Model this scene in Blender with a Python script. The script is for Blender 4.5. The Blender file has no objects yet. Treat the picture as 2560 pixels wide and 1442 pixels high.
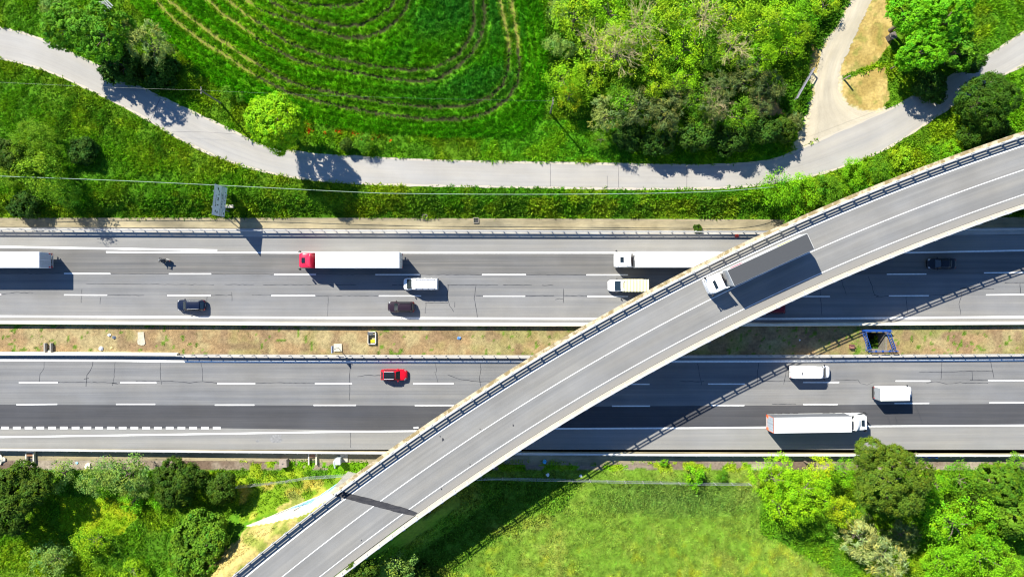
import bpy, bmesh, math, random
import numpy as np
from mathutils import Vector, Matrix
R = math.radians
rng = np.random.default_rng(7)
random.seed(7)
SC = bpy.context.scene
COL = SC.collection
H = 114.0                      # camera height above the motorway, metres
F = 24.0 / 36.0 * 2560.0       # focal length in photo pixels
CX, CY = 1280.0, 721.0
BRZ = 9.5                      # flyover road level

def P(px, py, z=0.0):          # where a photo point lies in the world when it sits at height z
    k = (H - z) / F
    return Vector(((px - CX) * k, -(py - CY) * k, z))

# ------------------------------------------------------------------ materials
def newmat(name):
    m = bpy.data.materials.new(name); m.use_nodes = True
    nt = m.node_tree; nt.nodes.clear()
    out = nt.nodes.new('ShaderNodeOutputMaterial')
    return m, nt, out

def N(nt, typ, **kw):
    n = nt.nodes.new(typ)
    for k, v in kw.items():
        if k in n.inputs.keys(): n.inputs[k].default_value = v
        else: setattr(n, k, v)
    return n

def mixmul(nt, a, b):
    mx = nt.nodes.new('ShaderNodeMix'); mx.data_type = 'RGBA'; mx.blend_type = 'MULTIPLY'
    mx.inputs[0].default_value = 1.0
    nt.links.new(a, mx.inputs[6]); nt.links.new(b, mx.inputs[7])
    return mx.outputs[2]

def ramp(nt, fac, lo, hi, p0=0.3, p1=0.7):
    r = nt.nodes.new('ShaderNodeValToRGB')
    r.color_ramp.elements[0].position = p0; r.color_ramp.elements[1].position = p1
    lo = lo if isinstance(lo, tuple) else (lo,) * 3
    hi = hi if isinstance(hi, tuple) else (hi,) * 3
    r.color_ramp.elements[0].color = (*lo, 1); r.color_ramp.elements[1].color = (*hi, 1)
    nt.links.new(fac, r.inputs[0])
    return r.outputs[0]

def noise(nt, vec, scale, detail=3.0, rough=0.6, scl=None):
    if scl is not None:
        mp = nt.nodes.new('ShaderNodeMapping'); mp.inputs['Scale'].default_value = scl
        nt.links.new(vec, mp.inputs[0]); vec = mp.outputs[0]
    n = nt.nodes.new('ShaderNodeTexNoise')
    n.inputs['Scale'].default_value = scale; n.inputs['Detail'].default_value = detail
    n.inputs['Roughness'].default_value = rough
    nt.links.new(vec, n.inputs['Vector'])
    return n.outputs[0]

def simple(name, col, rough=0.6, metal=0.0, spec=0.5, coat=0.0, var=0.10, vscale=3.0):
    m, nt, out = newmat(name)
    b = N(nt, 'ShaderNodeBsdfPrincipled', Roughness=rough, Metallic=metal)
    b.inputs['Specular IOR Level'].default_value = spec
    b.inputs['Coat Weight'].default_value = coat
    if var > 0:
        tc = nt.nodes.new('ShaderNodeTexCoord')
        nz = noise(nt, tc.outputs['Object'], vscale, 4)
        c = ramp(nt, nz, tuple(x * (1 - var) for x in col), tuple(min(1, x * (1 + var)) for x in col))
        nt.links.new(c, b.inputs['Base Color'])
    else:
        b.inputs['Base Color'].default_value = (*col, 1)
    nt.links.new(b.outputs[0], out.inputs[0])
    return m

def asphalt(name, col, streak=0.13, blotch=0.10, speck=0.10, su=0.012, sv=1.1):
    """worn asphalt: long streaks along the driving direction (UV u), blotches, aggregate"""
    m, nt, out = newmat(name); col = tuple(c * .78 for c in col)
    b = N(nt, 'ShaderNodeBsdfPrincipled', Roughness=0.85)
    b.inputs['Specular IOR Level'].default_value = 0.25
    uv = nt.nodes.new('ShaderNodeUVMap')
    s1 = ramp(nt, noise(nt, uv.outputs[0], 1.0, 3, 0.55, (su, sv, 1)), (1 - streak * 1.1, 1 - streak, 1 - streak * .8), (1 + streak * 1.1, 1 + streak, 1 + streak * .78))
    s2 = ramp(nt, noise(nt, uv.outputs[0], 1.0, 4, 0.6, (su * 7, sv * 4, 1)), 1 - streak * .55, 1 + streak * .55)
    bl = ramp(nt, noise(nt, uv.outputs[0], 0.16, 5, 0.6), 1 - blotch, 1 + blotch)
    sp = ramp(nt, noise(nt, uv.outputs[0], 9.0, 3, 0.7), 1 - speck, 1 + speck)
    warm = ramp(nt, noise(nt, uv.outputs[0], 0.35, 3, 0.5, (.3, 1, 1)), tuple(c * f for c, f in zip(col, (1.02, 1, .97))), tuple(c * f for c, f in zip(col, (.99, 1, 1.03))))
    c = mixmul(nt, mixmul(nt, mixmul(nt, mixmul(nt, warm, s1), s2), bl), sp)
    nt.links.new(c, b.inputs['Base Color'])
    nt.links.new(b.outputs[0], out.inputs[0])
    return m

def tinted(name, transl=0.0, rough=0.8, nlo=0.75, nhi=1.25, nscale=2.0, bump=0.0, spec=0.2):
    """colour from the mesh's own tint attribute, varied by noise; used for soil, grass and leaves"""
    m, nt, out = newmat(name)
    at = N(nt, 'ShaderNodeAttribute', attribute_name='tint')
    geo = nt.nodes.new('ShaderNodeNewGeometry')
    c = at.outputs['Color']
    if nlo != nhi:
        nz = noise(nt, geo.outputs['Position'], nscale, 4, 0.65)
        c = mixmul(nt, c, ramp(nt, nz, nlo, nhi))
    b = N(nt, 'ShaderNodeBsdfPrincipled', Roughness=rough)
    b.inputs['Specular IOR Level'].default_value = spec
    nt.links.new(c, b.inputs['Base Color'])
    sh = b.outputs[0]
    if bump:
        bp = N(nt, 'ShaderNodeBump', Strength=bump, Distance=0.12)
        nt.links.new(noise(nt, geo.outputs['Position'], 5.0, 5, 0.7), bp.inputs['Height'])
        nt.links.new(bp.outputs[0], b.inputs['Normal'])
    if transl:
        t = nt.nodes.new('ShaderNodeBsdfTranslucent'); nt.links.new(c, t.inputs[0])
        mx = nt.nodes.new('ShaderNodeMixShader'); mx.inputs[0].default_value = transl
        nt.links.new(b.outputs[0], mx.inputs[1]); nt.links.new(t.outputs[0], mx.inputs[2]); sh = mx.outputs[0]
    nt.links.new(sh, out.inputs[0])
    return m

def leafmat(name, col, transl=0.26):
    m, nt, out = newmat(name)
    at = N(nt, 'ShaderNodeAttribute', attribute_name='tint')
    rgb = nt.nodes.new('ShaderNodeRGB'); rgb.outputs[0].default_value = (*col, 1)
    c = mixmul(nt, rgb.outputs[0], at.outputs['Color'])
    oi = nt.nodes.new('ShaderNodeObjectInfo')
    c = mixmul(nt, c, ramp(nt, oi.outputs['Random'], (.86, .9, .9), (1.14, 1.08, 1.1), 0, 1))
    b = N(nt, 'ShaderNodeBsdfPrincipled', Roughness=0.6)
    b.inputs['Specular IOR Level'].default_value = 0.10
    nt.links.new(c, b.inputs['Base Color'])
    t = nt.nodes.new('ShaderNodeBsdfTranslucent'); nt.links.new(c, t.inputs[0])
    mx = nt.nodes.new('ShaderNodeMixShader'); mx.inputs[0].default_value = transl
    nt.links.new(b.outputs[0], mx.inputs[1]); nt.links.new(t.outputs[0], mx.inputs[2])
    nt.links.new(mx.outputs[0], out.inputs[0])
    return m

# ------------------------------------------------------------------ objects
def tag(o, label=None, cat=None, group=None, kind=None):
    if label: o['label'] = label
    if cat: o['category'] = cat
    if group: o['group'] = group
    if kind: o['kind'] = kind
    return o

def empty(name, loc=(0, 0, 0), rz=0.0, label=None, cat=None, group=None):
    o = bpy.data.objects.new(name, None); COL.objects.link(o)
    o.location = loc; o.rotation_euler = (0, 0, rz); o.empty_display_size = 0.5
    return tag(o, label, cat, group)

class MB:
    """collects simple solids into one mesh"""
    def __init__(s): s.v = []; s.f = []; s.uv = {}
    def add(s, vs, fs):
        b = len(s.v); s.v += [tuple(x) for x in vs]; s.f += [tuple(b + i for i in f) for f in fs]; return s
    def box(s, c, d, rz=0.0, taper=1.0):
        cx, cy, cz = c; dx, dy, dz = d[0] / 2, d[1] / 2, d[2] / 2
        vs = []
        for z, t in ((-dz, 1.0), (dz, taper)):
            for x, y in ((-dx, -dy), (dx, -dy), (dx, dy), (-dx, dy)):
                x *= t; y *= t
                vs.append((cx + x * math.cos(rz) - y * math.sin(rz), cy + x * math.sin(rz) + y * math.cos(rz), cz + z))
        return s.add(vs, [(3, 2, 1, 0), (4, 5, 6, 7), (0, 1, 5, 4), (1, 2, 6, 5), (2, 3, 7, 6), (3, 0, 4, 7)])
    def tube(s, pts, r, n=6, r2=None, cap=True):
        pts = [Vector(p) for p in pts]; m = len(pts); vs = []
        r2 = r if r2 is None else r2
        for i, p in enumerate(pts):
            d = (pts[min(i + 1, m - 1)] - pts[max(i - 1, 0)]).normalized()
            a = d.orthogonal().normalized() if abs(d.z) > .9 else d.cross(Vector((0, 0, 1))).normalized()
            b = d.cross(a).normalized(); rr = r + (r2 - r) * i / max(1, m - 1)
            for k in range(n):
                t = 2 * math.pi * k / n
                vs.append(p + (a * math.cos(t) + b * math.sin(t)) * rr)
        fs = [(i * n + k, i * n + (k + 1) % n, (i + 1) * n + (k + 1) % n, (i + 1) * n + k) for i in range(m - 1) for k in range(n)]
        if cap: fs += [tuple(range(n - 1, -1, -1)), tuple((m - 1) * n + k for k in range(n))]
        return s.add(vs, fs)
    def loft(s, rings, closed=True, caps=True):
        n = len(rings[0]); vs = [p for r_ in rings for p in r_]
        kk = n if closed else n - 1
        fs = [(i * n + k, i * n + (k + 1) % n, (i + 1) * n + (k + 1) % n, (i + 1) * n + k) for i in range(len(rings) - 1) for k in range(kk)]
        if caps and closed: fs += [tuple(range(n - 1, -1, -1)), tuple((len(rings) - 1) * n + k for k in range(n))]
        return s.add(vs, fs)
    def cyl(s, c, r, h, axis='z', n=16, bev=0.0):
        ax = {'x': Vector((1, 0, 0)), 'y': Vector((0, 1, 0)), 'z': Vector((0, 0, 1))}[axis]
        a = {'x': Vector((0, 1, 0)), 'y': Vector((0, 0, 1)), 'z': Vector((1, 0, 0))}[axis]; b = ax.cross(a)
        prof = [(r - bev, -h / 2), (r, -h / 2 + bev), (r, h / 2 - bev), (r - bev, h / 2)] if bev else [(r, -h / 2), (r, h / 2)]
        rings = [[Vector(c) + ax * z + (a * math.cos(2 * math.pi * k / n) + b * math.sin(2 * math.pi * k / n)) * rr for k in range(n)] for rr, z in prof]
        return s.loft(rings)
    def build(s, name, mat, parent=None, bevel=0.0, smooth=False, loc=None):
        me = bpy.data.meshes.new(name); me.from_pydata(s.v, [], s.f)
        bm = bmesh.new(); bm.from_mesh(me)
        bmesh.ops.recalc_face_normals(bm, faces=bm.faces[:])
        if bevel:
            ed = [e for e in bm.edges if len(e.link_faces) == 2 and e.calc_face_angle(0) > R(35)]
            bmesh.ops.bevel(bm, geom=ed, offset=bevel, segments=2, affect='EDGES', profile=.6, clamp_overlap=True)
        bm.to_mesh(me); bm.free()
        if smooth:
            for p in me.polygons: p.use_smooth = True
            if smooth != 'all': me.set_sharp_from_angle(angle=R(38))
        me.materials.append(mat)
        o = bpy.data.objects.new(name, me); COL.objects.link(o)
        if parent: o.parent = parent
        if loc is not None: o.location = loc
        return o

def grid_obj(name, rows, mat, parent=None, uvs=None):
    """rows: list of rows of points -> one sheet facing up, with UV in metres"""
    nr, nc = len(rows), len(rows[0])
    vs = [tuple(p) for r_ in rows for p in r_]
    fs = [(i * nc + k, (i + 1) * nc + k, (i + 1) * nc + k + 1, i * nc + k + 1) for i in range(nr - 1) for k in range(nc - 1)]
    me = bpy.data.meshes.new(name); me.from_pydata(vs, [], fs)
    ul = me.uv_layers.new(name='UVMap')
    fl = uvs if uvs is not None else [(p[0], p[1]) for p in vs]
    co = np.array(fl, dtype=np.float32); li = np.zeros(len(me.loops), dtype=np.int32); me.loops.foreach_get('vertex_index', li)
    ul.data.foreach_set('uv', co[li].ravel())
    me.update()
    if me.polygons[0].normal.z < 0: me.flip_normals()
    me.materials.append(mat)
    o = bpy.data.objects.new(name, me); COL.objects.link(o)
    if parent: o.parent = parent
    return o

def resample(pts, step):
    pts = [Vector(p) for p in pts]; out = [pts[0]]
    for a, b in zip(pts[:-1], pts[1:]):
        n = max(1, int((b - a).length / step))
        out += [a.lerp(b, i / n) for i in range(1, n + 1)]
    return out

def catmull(pts, n=8):
    pts = [Vector(p) for p in pts]; q = [2 * pts[0] - pts[1]] + pts + [2 * pts[-1] - pts[-2]]; out = []
    for i in range(1, len(q) - 2):
        a, b, c, d = q[i - 1:i + 3]
        for k in range(n):
            t = k / n
            out.append(.5 * ((2 * b) + (c - a) * t + (2 * a - 5 * b + 4 * c - d) * t * t + (3 * b - a - 3 * c + d) * t ** 3))
    out.append(pts[-1]); return out

def ribbon(name, pts, w, mat, parent=None, z=None, jit=0.0):
    """flat painted/sealed strip along a polyline"""
    mb = MB(); ribbon_into(mb, pts, w, z, jit); return mb.build(name, mat, parent)
def ribbon_into(mb, pts, w, z=None, jit=0.0):
    pts = [Vector(p) for p in pts]; L = []; Rr = []
    for i, p in enumerate(pts):
        d = pts[min(i + 1, len(pts) - 1)] - pts[max(i - 1, 0)]; d.z = 0; d.normalize()
        nrm = Vector((-d.y, d.x, 0)); ww = w * (1 + random.uniform(-jit, jit))
        zz = p.z if z is None else z
        a = p + nrm * ww / 2; b = p - nrm * ww / 2; a.z = b.z = zz
        L.append(a); Rr.append(b)
    n = len(pts)
    mb.add(L + Rr, [(n + i, n + i + 1, i + 1, i) for i in range(n - 1)])

def quads_mesh(name, co, tint, mat, nv=4):
    """co: (n*nv,3) separate leaf faces, tint (n*nv,3) -> mesh"""
    n = len(co) // nv
    me = bpy.data.meshes.new(name)
    me.vertices.add(n * nv); me.vertices.foreach_set('co', np.ascontiguousarray(co, dtype=np.float32).ravel())
    me.loops.add(n * nv); me.loops.foreach_set('vertex_index', np.arange(n * nv, dtype=np.int32))
    me.polygons.add(n); me.polygons.foreach_set('loop_start', np.arange(0, n * nv, nv, dtype=np.int32))
    me.update(calc_edges=True)
    at = me.attributes.new('tint', 'FLOAT_COLOR', 'POINT')
    c4 = np.ones((n * nv, 4), dtype=np.float32); c4[:, :3] = tint
    at.data.foreach_set('color', c4.ravel())
    if mat is not None: me.materials.append(mat)
    return me

# ------------------------------------------------------------------ numpy noise and polygons
_lat = rng.random((256, 256))
def vnoise(x, y, s):
    x = np.asarray(x) / s + 57.3; y = np.asarray(y) / s + 91.7
    xi = np.floor(x).astype(int); yi = np.floor(y).astype(int); fx = x - xi; fy = y - yi
    fx = fx * fx * (3 - 2 * fx); fy = fy * fy * (3 - 2 * fy)
    a = _lat[xi % 256, yi % 256]; b = _lat[(xi + 1) % 256, yi % 256]; c = _lat[xi % 256, (yi + 1) % 256]; d = _lat[(xi + 1) % 256, (yi + 1) % 256]
    return (a * (1 - fx) + b * fx) * (1 - fy) + (c * (1 - fx) + d * fx) * fy
def fbm(x, y, s, o=4):
    t = 0; a = 1; w = 0
    for i in range(o):
        t = t + a * vnoise(x + 13.1 * i, y - 7.7 * i, s); w += a; a *= .55; s *= .5
    return t / w
def inpoly(u, v, poly):
    r = np.zeros(np.shape(u), bool); n = len(poly)
    for i in range(n):
        x1, y1 = poly[i]; x2, y2 = poly[(i + 1) % n]
        if y1 == y2: continue
        c = ((y1 > v) != (y2 > v)) & (u < (x2 - x1) * (v - y1) / (y2 - y1) + x1)
        r ^= c
    return r
def polydist(u, v, pts):
    best = np.full(np.shape(u), 1e9)
    for (x1, y1), (x2, y2) in zip(pts[:-1], pts[1:]):
        dx, dy = x2 - x1, y2 - y1; L = dx * dx + dy * dy
        if L == 0: continue
        t = np.clip(((u - x1) * dx + (v - y1) * dy) / L, 0, 1)
        best = np.minimum(best, np.hypot(u - x1 - t * dx, v - y1 - t * dy))
    return best
def sstep(a, b, x):
    t = np.clip((x - a) / (b - a), 0, 1); return t * t * (3 - 2 * t)
# ================================================================== FLYOVER CENTRE LINE
_c = [P(a, b, BRZ) for a, b in ((703,1442),(860,1322),(1031,1195),(1202.6,1073.5),(1325,1000),(1455,922),(1585,851),(1720,777.5),(1880,698),(2039,624),(2288,520),(2399.6,480),(2560,425.5))]
_cf = np.polyfit([p.x for p in _c], [p.y for p in _c], 3)
xs = np.linspace(-37, 80, 500); ys = np.polyval(_cf, xs)
d0 = np.array([1, np.polyval(np.polyder(_cf), xs[0])]); d0 /= np.hypot(*d0)
d1 = np.array([1, np.polyval(np.polyder(_cf), xs[-1])]); d1 /= np.hypot(*d1)
pre = [np.array([xs[0], ys[0]]) - d0 * k for k in range(60, 0, -1)]
post = [np.array([xs[-1], ys[-1]]) + d1 * k for k in range(1, 61)]
_pl = np.vstack([pre, np.column_stack([xs, ys]), post])
_sg = np.hypot(*np.diff(_pl, axis=0).T); _s = np.concatenate([[0], np.cumsum(_sg)])
BL = _s[-1]
SS = np.arange(0, BL, 0.5)
BX = np.interp(SS, _s, _pl[:, 0]); BY = np.interp(SS, _s, _pl[:, 1])
TX = np.gradient(BX); TY = np.gradient(BY); _n = np.hypot(TX, TY); TX /= _n; TY /= _n
def BP(s, off, z):          # point beside the flyover axis: s along it, off > 0 on its south-east side
    x = np.interp(s, SS, BX); y = np.interp(s, SS, BY); tx = np.interp(s, SS, TX); ty = np.interp(s, SS, TY)
    return Vector((x + ty * off, y - tx * off, z))
def bridge_sd(x, y):        # station and lateral offset of ground points
    x = np.ravel(x); y = np.ravel(y); s = np.zeros(len(x)); d = np.zeros(len(x))
    for a in range(0, len(x), 20000):
        xx = x[a:a+20000, None]; yy = y[a:a+20000, None]
        i = np.argmin((xx - BX[None, ::2]) ** 2 + (yy - BY[None, ::2]) ** 2, axis=1) * 2
        s[a:a+20000] = SS[i]; d[a:a+20000] = (xx[:, 0] - BX[i]) * TY[i] - (yy[:, 0] - BY[i]) * TX[i]
    return s, d
def s_at(px, py, z=BRZ):
    p = P(px, py, z); s, d = bridge_sd(np.array([p.x]), np.array([p.y])); return float(s[0])
JN, JS = P(838, 1250, BRZ), P(1052, 1284, BRZ)        # ends of the west expansion joint
S_JN, S_JS = s_at(838, 1250), s_at(1052, 1284)
S_E = s_at(2592, 410)                                  # east joint
W0, W1, W2 = P(868, 1190, .3), P(797, 1239, .3), P(597, 1311, .5)

# ================================================================== TERRAIN
YN0, YN1 = (CY - 541) * H / F, (CY - 483) * H / F
def terrain(x, y, rough=True):
    x = np.asarray(x, float); y = np.asarray(y, float); sh = x.shape; x = x.ravel(); y = y.ravel()
    v0 = CY - y * F / H; u0 = CX + x * F / H
    z = 1.7 * sstep(YN0, YN1, y) + 0.35 * sstep(-30, -36, y)
    z = np.where((v0 > 590) & (v0 < 1123), -0.06, z)
    z = np.where((v0 > 817) & (v0 < 887), 0.03, z)
    # flyover embankments
    s, d = bridge_sd(x, y); ad = np.abs(d)
    e = np.maximum(0, np.minimum(9.42, 9.42 - (ad - 5.9) / 0.85 * 1.25))
    e2 = np.maximum(0, np.minimum(9.42, 9.42 - (ad - 5.9) / 0.9))
    # west end: behind abutment line and behind the wing wall
    side = (JS.x - JN.x) * (y - JN.y) - (JS.y - JN.y) * (x - JN.x)      # >0 on the motorway side
    jl = math.hypot(JS.x - JN.x, JS.y - JN.y); side = side / jl
    wx, wy = W2.x - W1.x, W2.y - W1.y; wl = math.hypot(wx, wy)
    t = ((x - W1.x) * wx + (y - W1.y) * wy) / wl / wl
    wside = (wx * (y - W1.y) - wy * (x - W1.x)) / wl                     # >0 south-west of the wall
    vx, vy = W1.x - W0.x, W1.y - W0.y; vl = math.hypot(vx, vy)
    vside = (vx * (y - W0.y) - vy * (x - W0.x)) / vl
    tt = np.clip(t, 0, 1)
    inner = np.where(t > 0, wside > 0.35, (vside > 0.35)) & (side < -0.3)
    west = np.where(d < 0,
        np.where(t > 1, e, np.where(inner, e, e * tt ** 1.5 * (side < 0))),
        np.where(ad < 6.0, e * (side < -0.3), np.minimum(e, np.where(side > -1, 8.3, 9.42)) * (1 - sstep(-1, 6, side))))
    west = np.where(s < S_JS + 25, west, 0)
    west = np.where(v0 < 1140, 0, west)
    east = e2 * sstep(S_E + 3, S_E + 14, s)
    wm = np.maximum(west, east); z = np.where(wm > .02, np.maximum(z, wm), z)
    if rough:
        amp = 0.16 * veg(u0, v0)
        z = z + amp * (fbm(x, y, 2.6, 4) - .5) * 2
    return z.reshape(sh), np.maximum(west, east).reshape(sh)

SR_UP = [(-700,-90),(-300,10),(0,67),(80,88),(140,112),(200,140),(290,184),(380,230),(500,286),(600,334),(660,362),(760,380),(860,388),(1100,399),(1376,405),(1600,409),(1740,411),(1850,407),(1925,398),(1972,383),(2030,357),(2090,330),(2160,300),(2230,268),(2300,229),(2380,186),(2450,148),(2560,78),(2700,-20),(2900,-180)]
SR_LO = [(-700,-10),(-300,85),(0,149),(60,163),(130,185),(220,225),(320,275),(376,306),(440,345),(520,385),(600,415),(700,440),(780,452),(860,459),(1000,465),(1376,472),(1600,475),(1740,474),(1850,470),(1940,460),(2020,445),(2090,425),(2200,382),(2280,335),(2340,294),(2390,262),(2480,205),(2570,158),(2720,60),(2920,-110)]
TR_L = [(2165,-120),(2125,0),(2104,55),(2070,100),(2050,150),(2040,200),(2032,250),(2020,300),(2008,345),(1990,372)]
TR_R = [(2225,-120),(2180,0),(2152,60),(2125,120),(2103,165),(2097,200),(2101,235),(2122,262),(2165,278),(2215,278)]
SR_POLY = SR_UP + SR_LO[::-1]; TR_POLY = TR_L + TR_R[::-1]
def uvimg(x, y, z): k = F / (H - z); return CX + x * k, CY - y * k
def veg(u, v):              # 1 on vegetated ground, 0 on and next to paving
    r = ((v < 540) | (v > 1168)).astype(float)
    d = np.minimum(polydist(u, v, SR_UP), polydist(u, v, SR_LO)); ins = inpoly(u, v, SR_POLY)
    d2 = np.minimum(polydist(u, v, TR_L), polydist(u, v, TR_R)); ins2 = inpoly(u, v, TR_POLY)
    r = r * np.clip((d - 8) / 25, 0, 1) * (~ins) * np.clip((d2 - 4) / 14, 0, 1) * (~ins2)
    return np.where((v > 817) & (v < 887), 0.12, r)

# ------------------------------------------------------------------ zones
TRACKS = [
 [(371,-20),(433,47),(501,101),(577,148),(649,195),(721,231),(793,252),(860,268),(968,288),(1076,299),(1167,297),(1221,281),(1267,249),(1293,209),(1298,162),(1294,105),(1285,47),(1272,-25)],
 [(395,-20),(480,47),(541,94),(613,141),(685,187),(757,216),(860,238),(968,258),(1076,269),(1166,265),(1221,245),(1257,213),(1271,173),(1273,108),(1260,47),(1244,-25)],
 [(500,-20),(562,40),(613,72),(667,112),(739,151),(811,169),(860,177),(968,196),(1040,205),(1094,198),(1141,169),(1177,137),(1202,97),(1211,47),(1207,-25)],
 [(545,-20),(613,36),(667,72),(721,108),(793,133),(860,150),(932,166),(1033,177),(1094,168),(1141,141),(1170,105),(1186,61),(1182,-25)],
 [(590,-20),(649,25),(721,50),(793,76),(860,94),(914,94),(961,76),(997,47),(1019,14),(1026,-25)],
 [(636,-20),(721,29),(793,54),(860,67),(903,63),(943,43),(979,18),(995,-25)],
 [(690,-20),(740,6),(793,14),(860,17),(900,8),(930,-15)]]
TRACKS2 = [[(1318,60),(1324,115),(1325,165),(1308,216),(1282,249),(1239,279)], [(1338,60),(1342,140),(1335,190),(1310,245),(1270,275)],
 [(330,10),(400,70),(470,118),(550,170),(620,212),(700,250)], [(1050,-10),(1040,30),(1015,70),(975,98),(915,112),(860,108)], [(1225,60),(1215,110),(1190,150),(1150,180),(1100,212)]]
FIELD = [(310,-40),(330,10),(430,110),(520,200),(600,250),(700,285),(780,306),(900,330),(1100,345),(1300,345),(1355,300),(1372,200),(1366,100),(1342,-40)]
STRAW1 = [(2180,-40),(2216,-40),(2216,5),(2232,60),(2226,110),(2190,158),(2140,176),(2104,190),(2099,178),(2118,125),(2142,80)]
STRAW2 = [(2108,203),(2150,185),(2215,164),(2223,250),(2203,273),(2160,276),(2120,258),(2104,232)]
WOOD = [(1372,-40),(1365,120),(1385,250),(1440,330),(1480,372),(1560,392),(1720,398),(1880,392),(1990,368),(2012,330),(2020,260),(2015,215),(2030,160),(2060,95),(2112,20),(2150,-40)]
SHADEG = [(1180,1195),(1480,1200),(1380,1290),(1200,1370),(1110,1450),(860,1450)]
MEADOW = [(1180,1200),(1890,1205),(1890,1320),(2140,1460),(1090,1460),(1230,1360),(1500,1200)]
def mix(a, b, t): return a + (np.asarray(b) - a) * np.asarray(t)[:, None]

def zones(x, y, z, e):
    """-> dict: tint (albedo of the plants), dens (tufts per m2), hgt (m), typ"""
    u, v = uvimg(x, y, z); n = len(x)
    f1 = fbm(x, y, 7.0, 4); f2 = fbm(x + 40, y + 9, 2.2, 3); f3 = fbm(x - 31, y, 18.0, 3)
    k1 = sstep(.40, .62, f1); k2 = sstep(.35, .68, f2)
    T = np.tile([.075, .185, .012], (n, 1)); D = np.full(n, 7.0); Hh = np.full(n, .38); Y = np.zeros(n, int)
    def put(m, tint, dens, h, typ):
        T[m] = tint[m] if np.ndim(tint) == 2 else tint; D[m] = dens; Hh[m] = h[m] if np.ndim(h) else h; Y[m] = typ
    one = np.ones((n, 1))
    # north side generally (typ 0 verge)
    north = v < 546
    a = mix(np.tile([.095, .215, .010], (n, 1)), [.15, .225, .012], k1); a = mix(a, [.045, .135, .014], (1 - k2) * .65)
    put(north, a, 8, .30 + .35 * k2, 0)
    # slope between service road and motorway, left: olive to yellow, greener below
    west = north & (v > 140) & (u < 900) & ~inpoly(u, v, FIELD) & (polydist(u, v, SR_LO) < 420) & (~inpoly(u, v, [(-900, -900), (3000, -900)] + SR_LO[::-1]))
    yel = np.clip(1 - polydist(u, v, SR_LO) / 90, 0, 1) ** 1 * sstep(.35, .6, fbm(x, y, 5, 3))
    a = mix(np.tile([.085, .20, .010], (n, 1)), [.155, .235, .014], sstep(.36, .62, f1) * .8); a = mix(a, [.24, .25, .022], yel * .5)
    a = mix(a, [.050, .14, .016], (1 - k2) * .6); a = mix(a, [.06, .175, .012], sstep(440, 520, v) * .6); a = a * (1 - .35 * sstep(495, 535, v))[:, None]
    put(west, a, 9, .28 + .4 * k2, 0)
    strip = north & (v > 462) & (u >= 860)
    a = mix(np.tile([.075, .20, .010], (n, 1)), [.19, .26, .016], sstep(.45, .7, f1)); a = mix(a, [.04, .13, .012], (1 - k2) * .6)
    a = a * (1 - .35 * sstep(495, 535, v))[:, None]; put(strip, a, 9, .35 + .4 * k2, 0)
    wk = fbm(x - 7, y + 3, 3.2, 3); weed = (west | strip) & (wk > .50) & ((v > 480) | ((f1 > .55) & (u < 860))) & (polydist(u, v, SR_LO) > 20); put(weed, mix(np.tile([.065, .150, .014], (n, 1)), [.15, .225, .016], k2), 7, .34 + 1.3 * (wk - .50), 5)
    # crop field
    fld = inpoly(u, v, FIELD)
    band = sstep(.42, .62, fbm(x, y, 6, 3)) * np.clip((u - 780) / 300, 0, 1) * np.clip((290 - v) / 60, 0, 1)
    a = mix(np.tile([.065, .195, .007], (n, 1)), [.042, .150, .034], band * .95); a = mix(a, [.12, .23, .01], sstep(.55, .8, f3) * .7)
    a = mix(a, [.045, .14, .008], (1 - k2) * .45)
    dt = np.full(n, 1e9)
    for tr in TRACKS: dt = np.minimum(dt, polydist(u, v, tr))
    dt2 = np.full(n, 1e9)
    for tr in TRACKS2: dt2 = np.minimum(dt2, polydist(u, v, tr))
    yl_ = .16 + .42 * (1 - sstep(640, 860, u)) + .30 * sstep(1225, 1262, u) * (1 - sstep(90, 200, v)); a = mix(a, [.27, .31, .025], np.exp(-((dt - 7.4) / 2.2) ** 2) * yl_ * 1.3 * (.5 + vnoise(x, y, .7)))  # dried crop edge, tinted yellower along the stretches where the tracks lie sunlit
    a = mix(a, [.15, .26, .015], np.exp(-(dt2 / 5) ** 2) * .5)
    rows = .5 + .5 * np.sin(dt * .40 + 1.5 * vnoise(x, y, 8)); a = a * (1 + .5 * (rows - .5))[:, None]
    put(fld, a, 15, .72 * np.clip((dt2 + 1) / 6, .25, 1) * (1 - .55 * np.exp(-((dt - 13.5) / 2.2) ** 2) * (f3 > .40)) * (.70 + .35 * rows), 1)
    # poppies
    pop = ((np.hypot((u - 800) / 45, (v - 325) / 16) < 1) | (np.hypot((u - 866) / 20, (v - 337) / 12) < 1) | (np.hypot((u - 940) / 50, (v - 342) / 14) < 1)) & (vnoise(x, y, .35) > .82)
    T[pop] = [.55, .035, .008]
    # wood floor
    wd = inpoly(u, v, WOOD)
    put(wd, mix(np.tile([.05, .13, .012], (n, 1)), [.10, .19, .015], k1), 7, .5 + .4 * k2, 2)
    front = north & (v > 300) & (v < 402) & (u > 1200) & (u < 1960)
    put(front & ~fld, mix(np.tile([.06, .19, .012], (n, 1)), [.14, .27, .014], k2), 9, .35 + .4 * k2, 0)
    # dry straw by the track
    st = inpoly(u, v, STRAW1) | inpoly(u, v, STRAW2) | inpoly(u, v, [(2030,100),(2052,140),(2040,185),(2022,185),(2025,150)])
    a = mix(np.tile([.62, .46, .16], (n, 1)), [.46, .33, .10], sstep(.35, .65, f2)); a = mix(a, [.30, .30, .07], sstep(.62, .8, vnoise(x, y, .8)) * .7)
    put(st, a, 7, .10, 3)
    dtr = np.minimum(polydist(u, v, TR_L), polydist(u, v, TR_R)); ap = north & (dtr < 3 + 22 * fbm(x, y, 1.6, 3) * sstep(.3, .6, f1)) & (v < 372)
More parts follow.
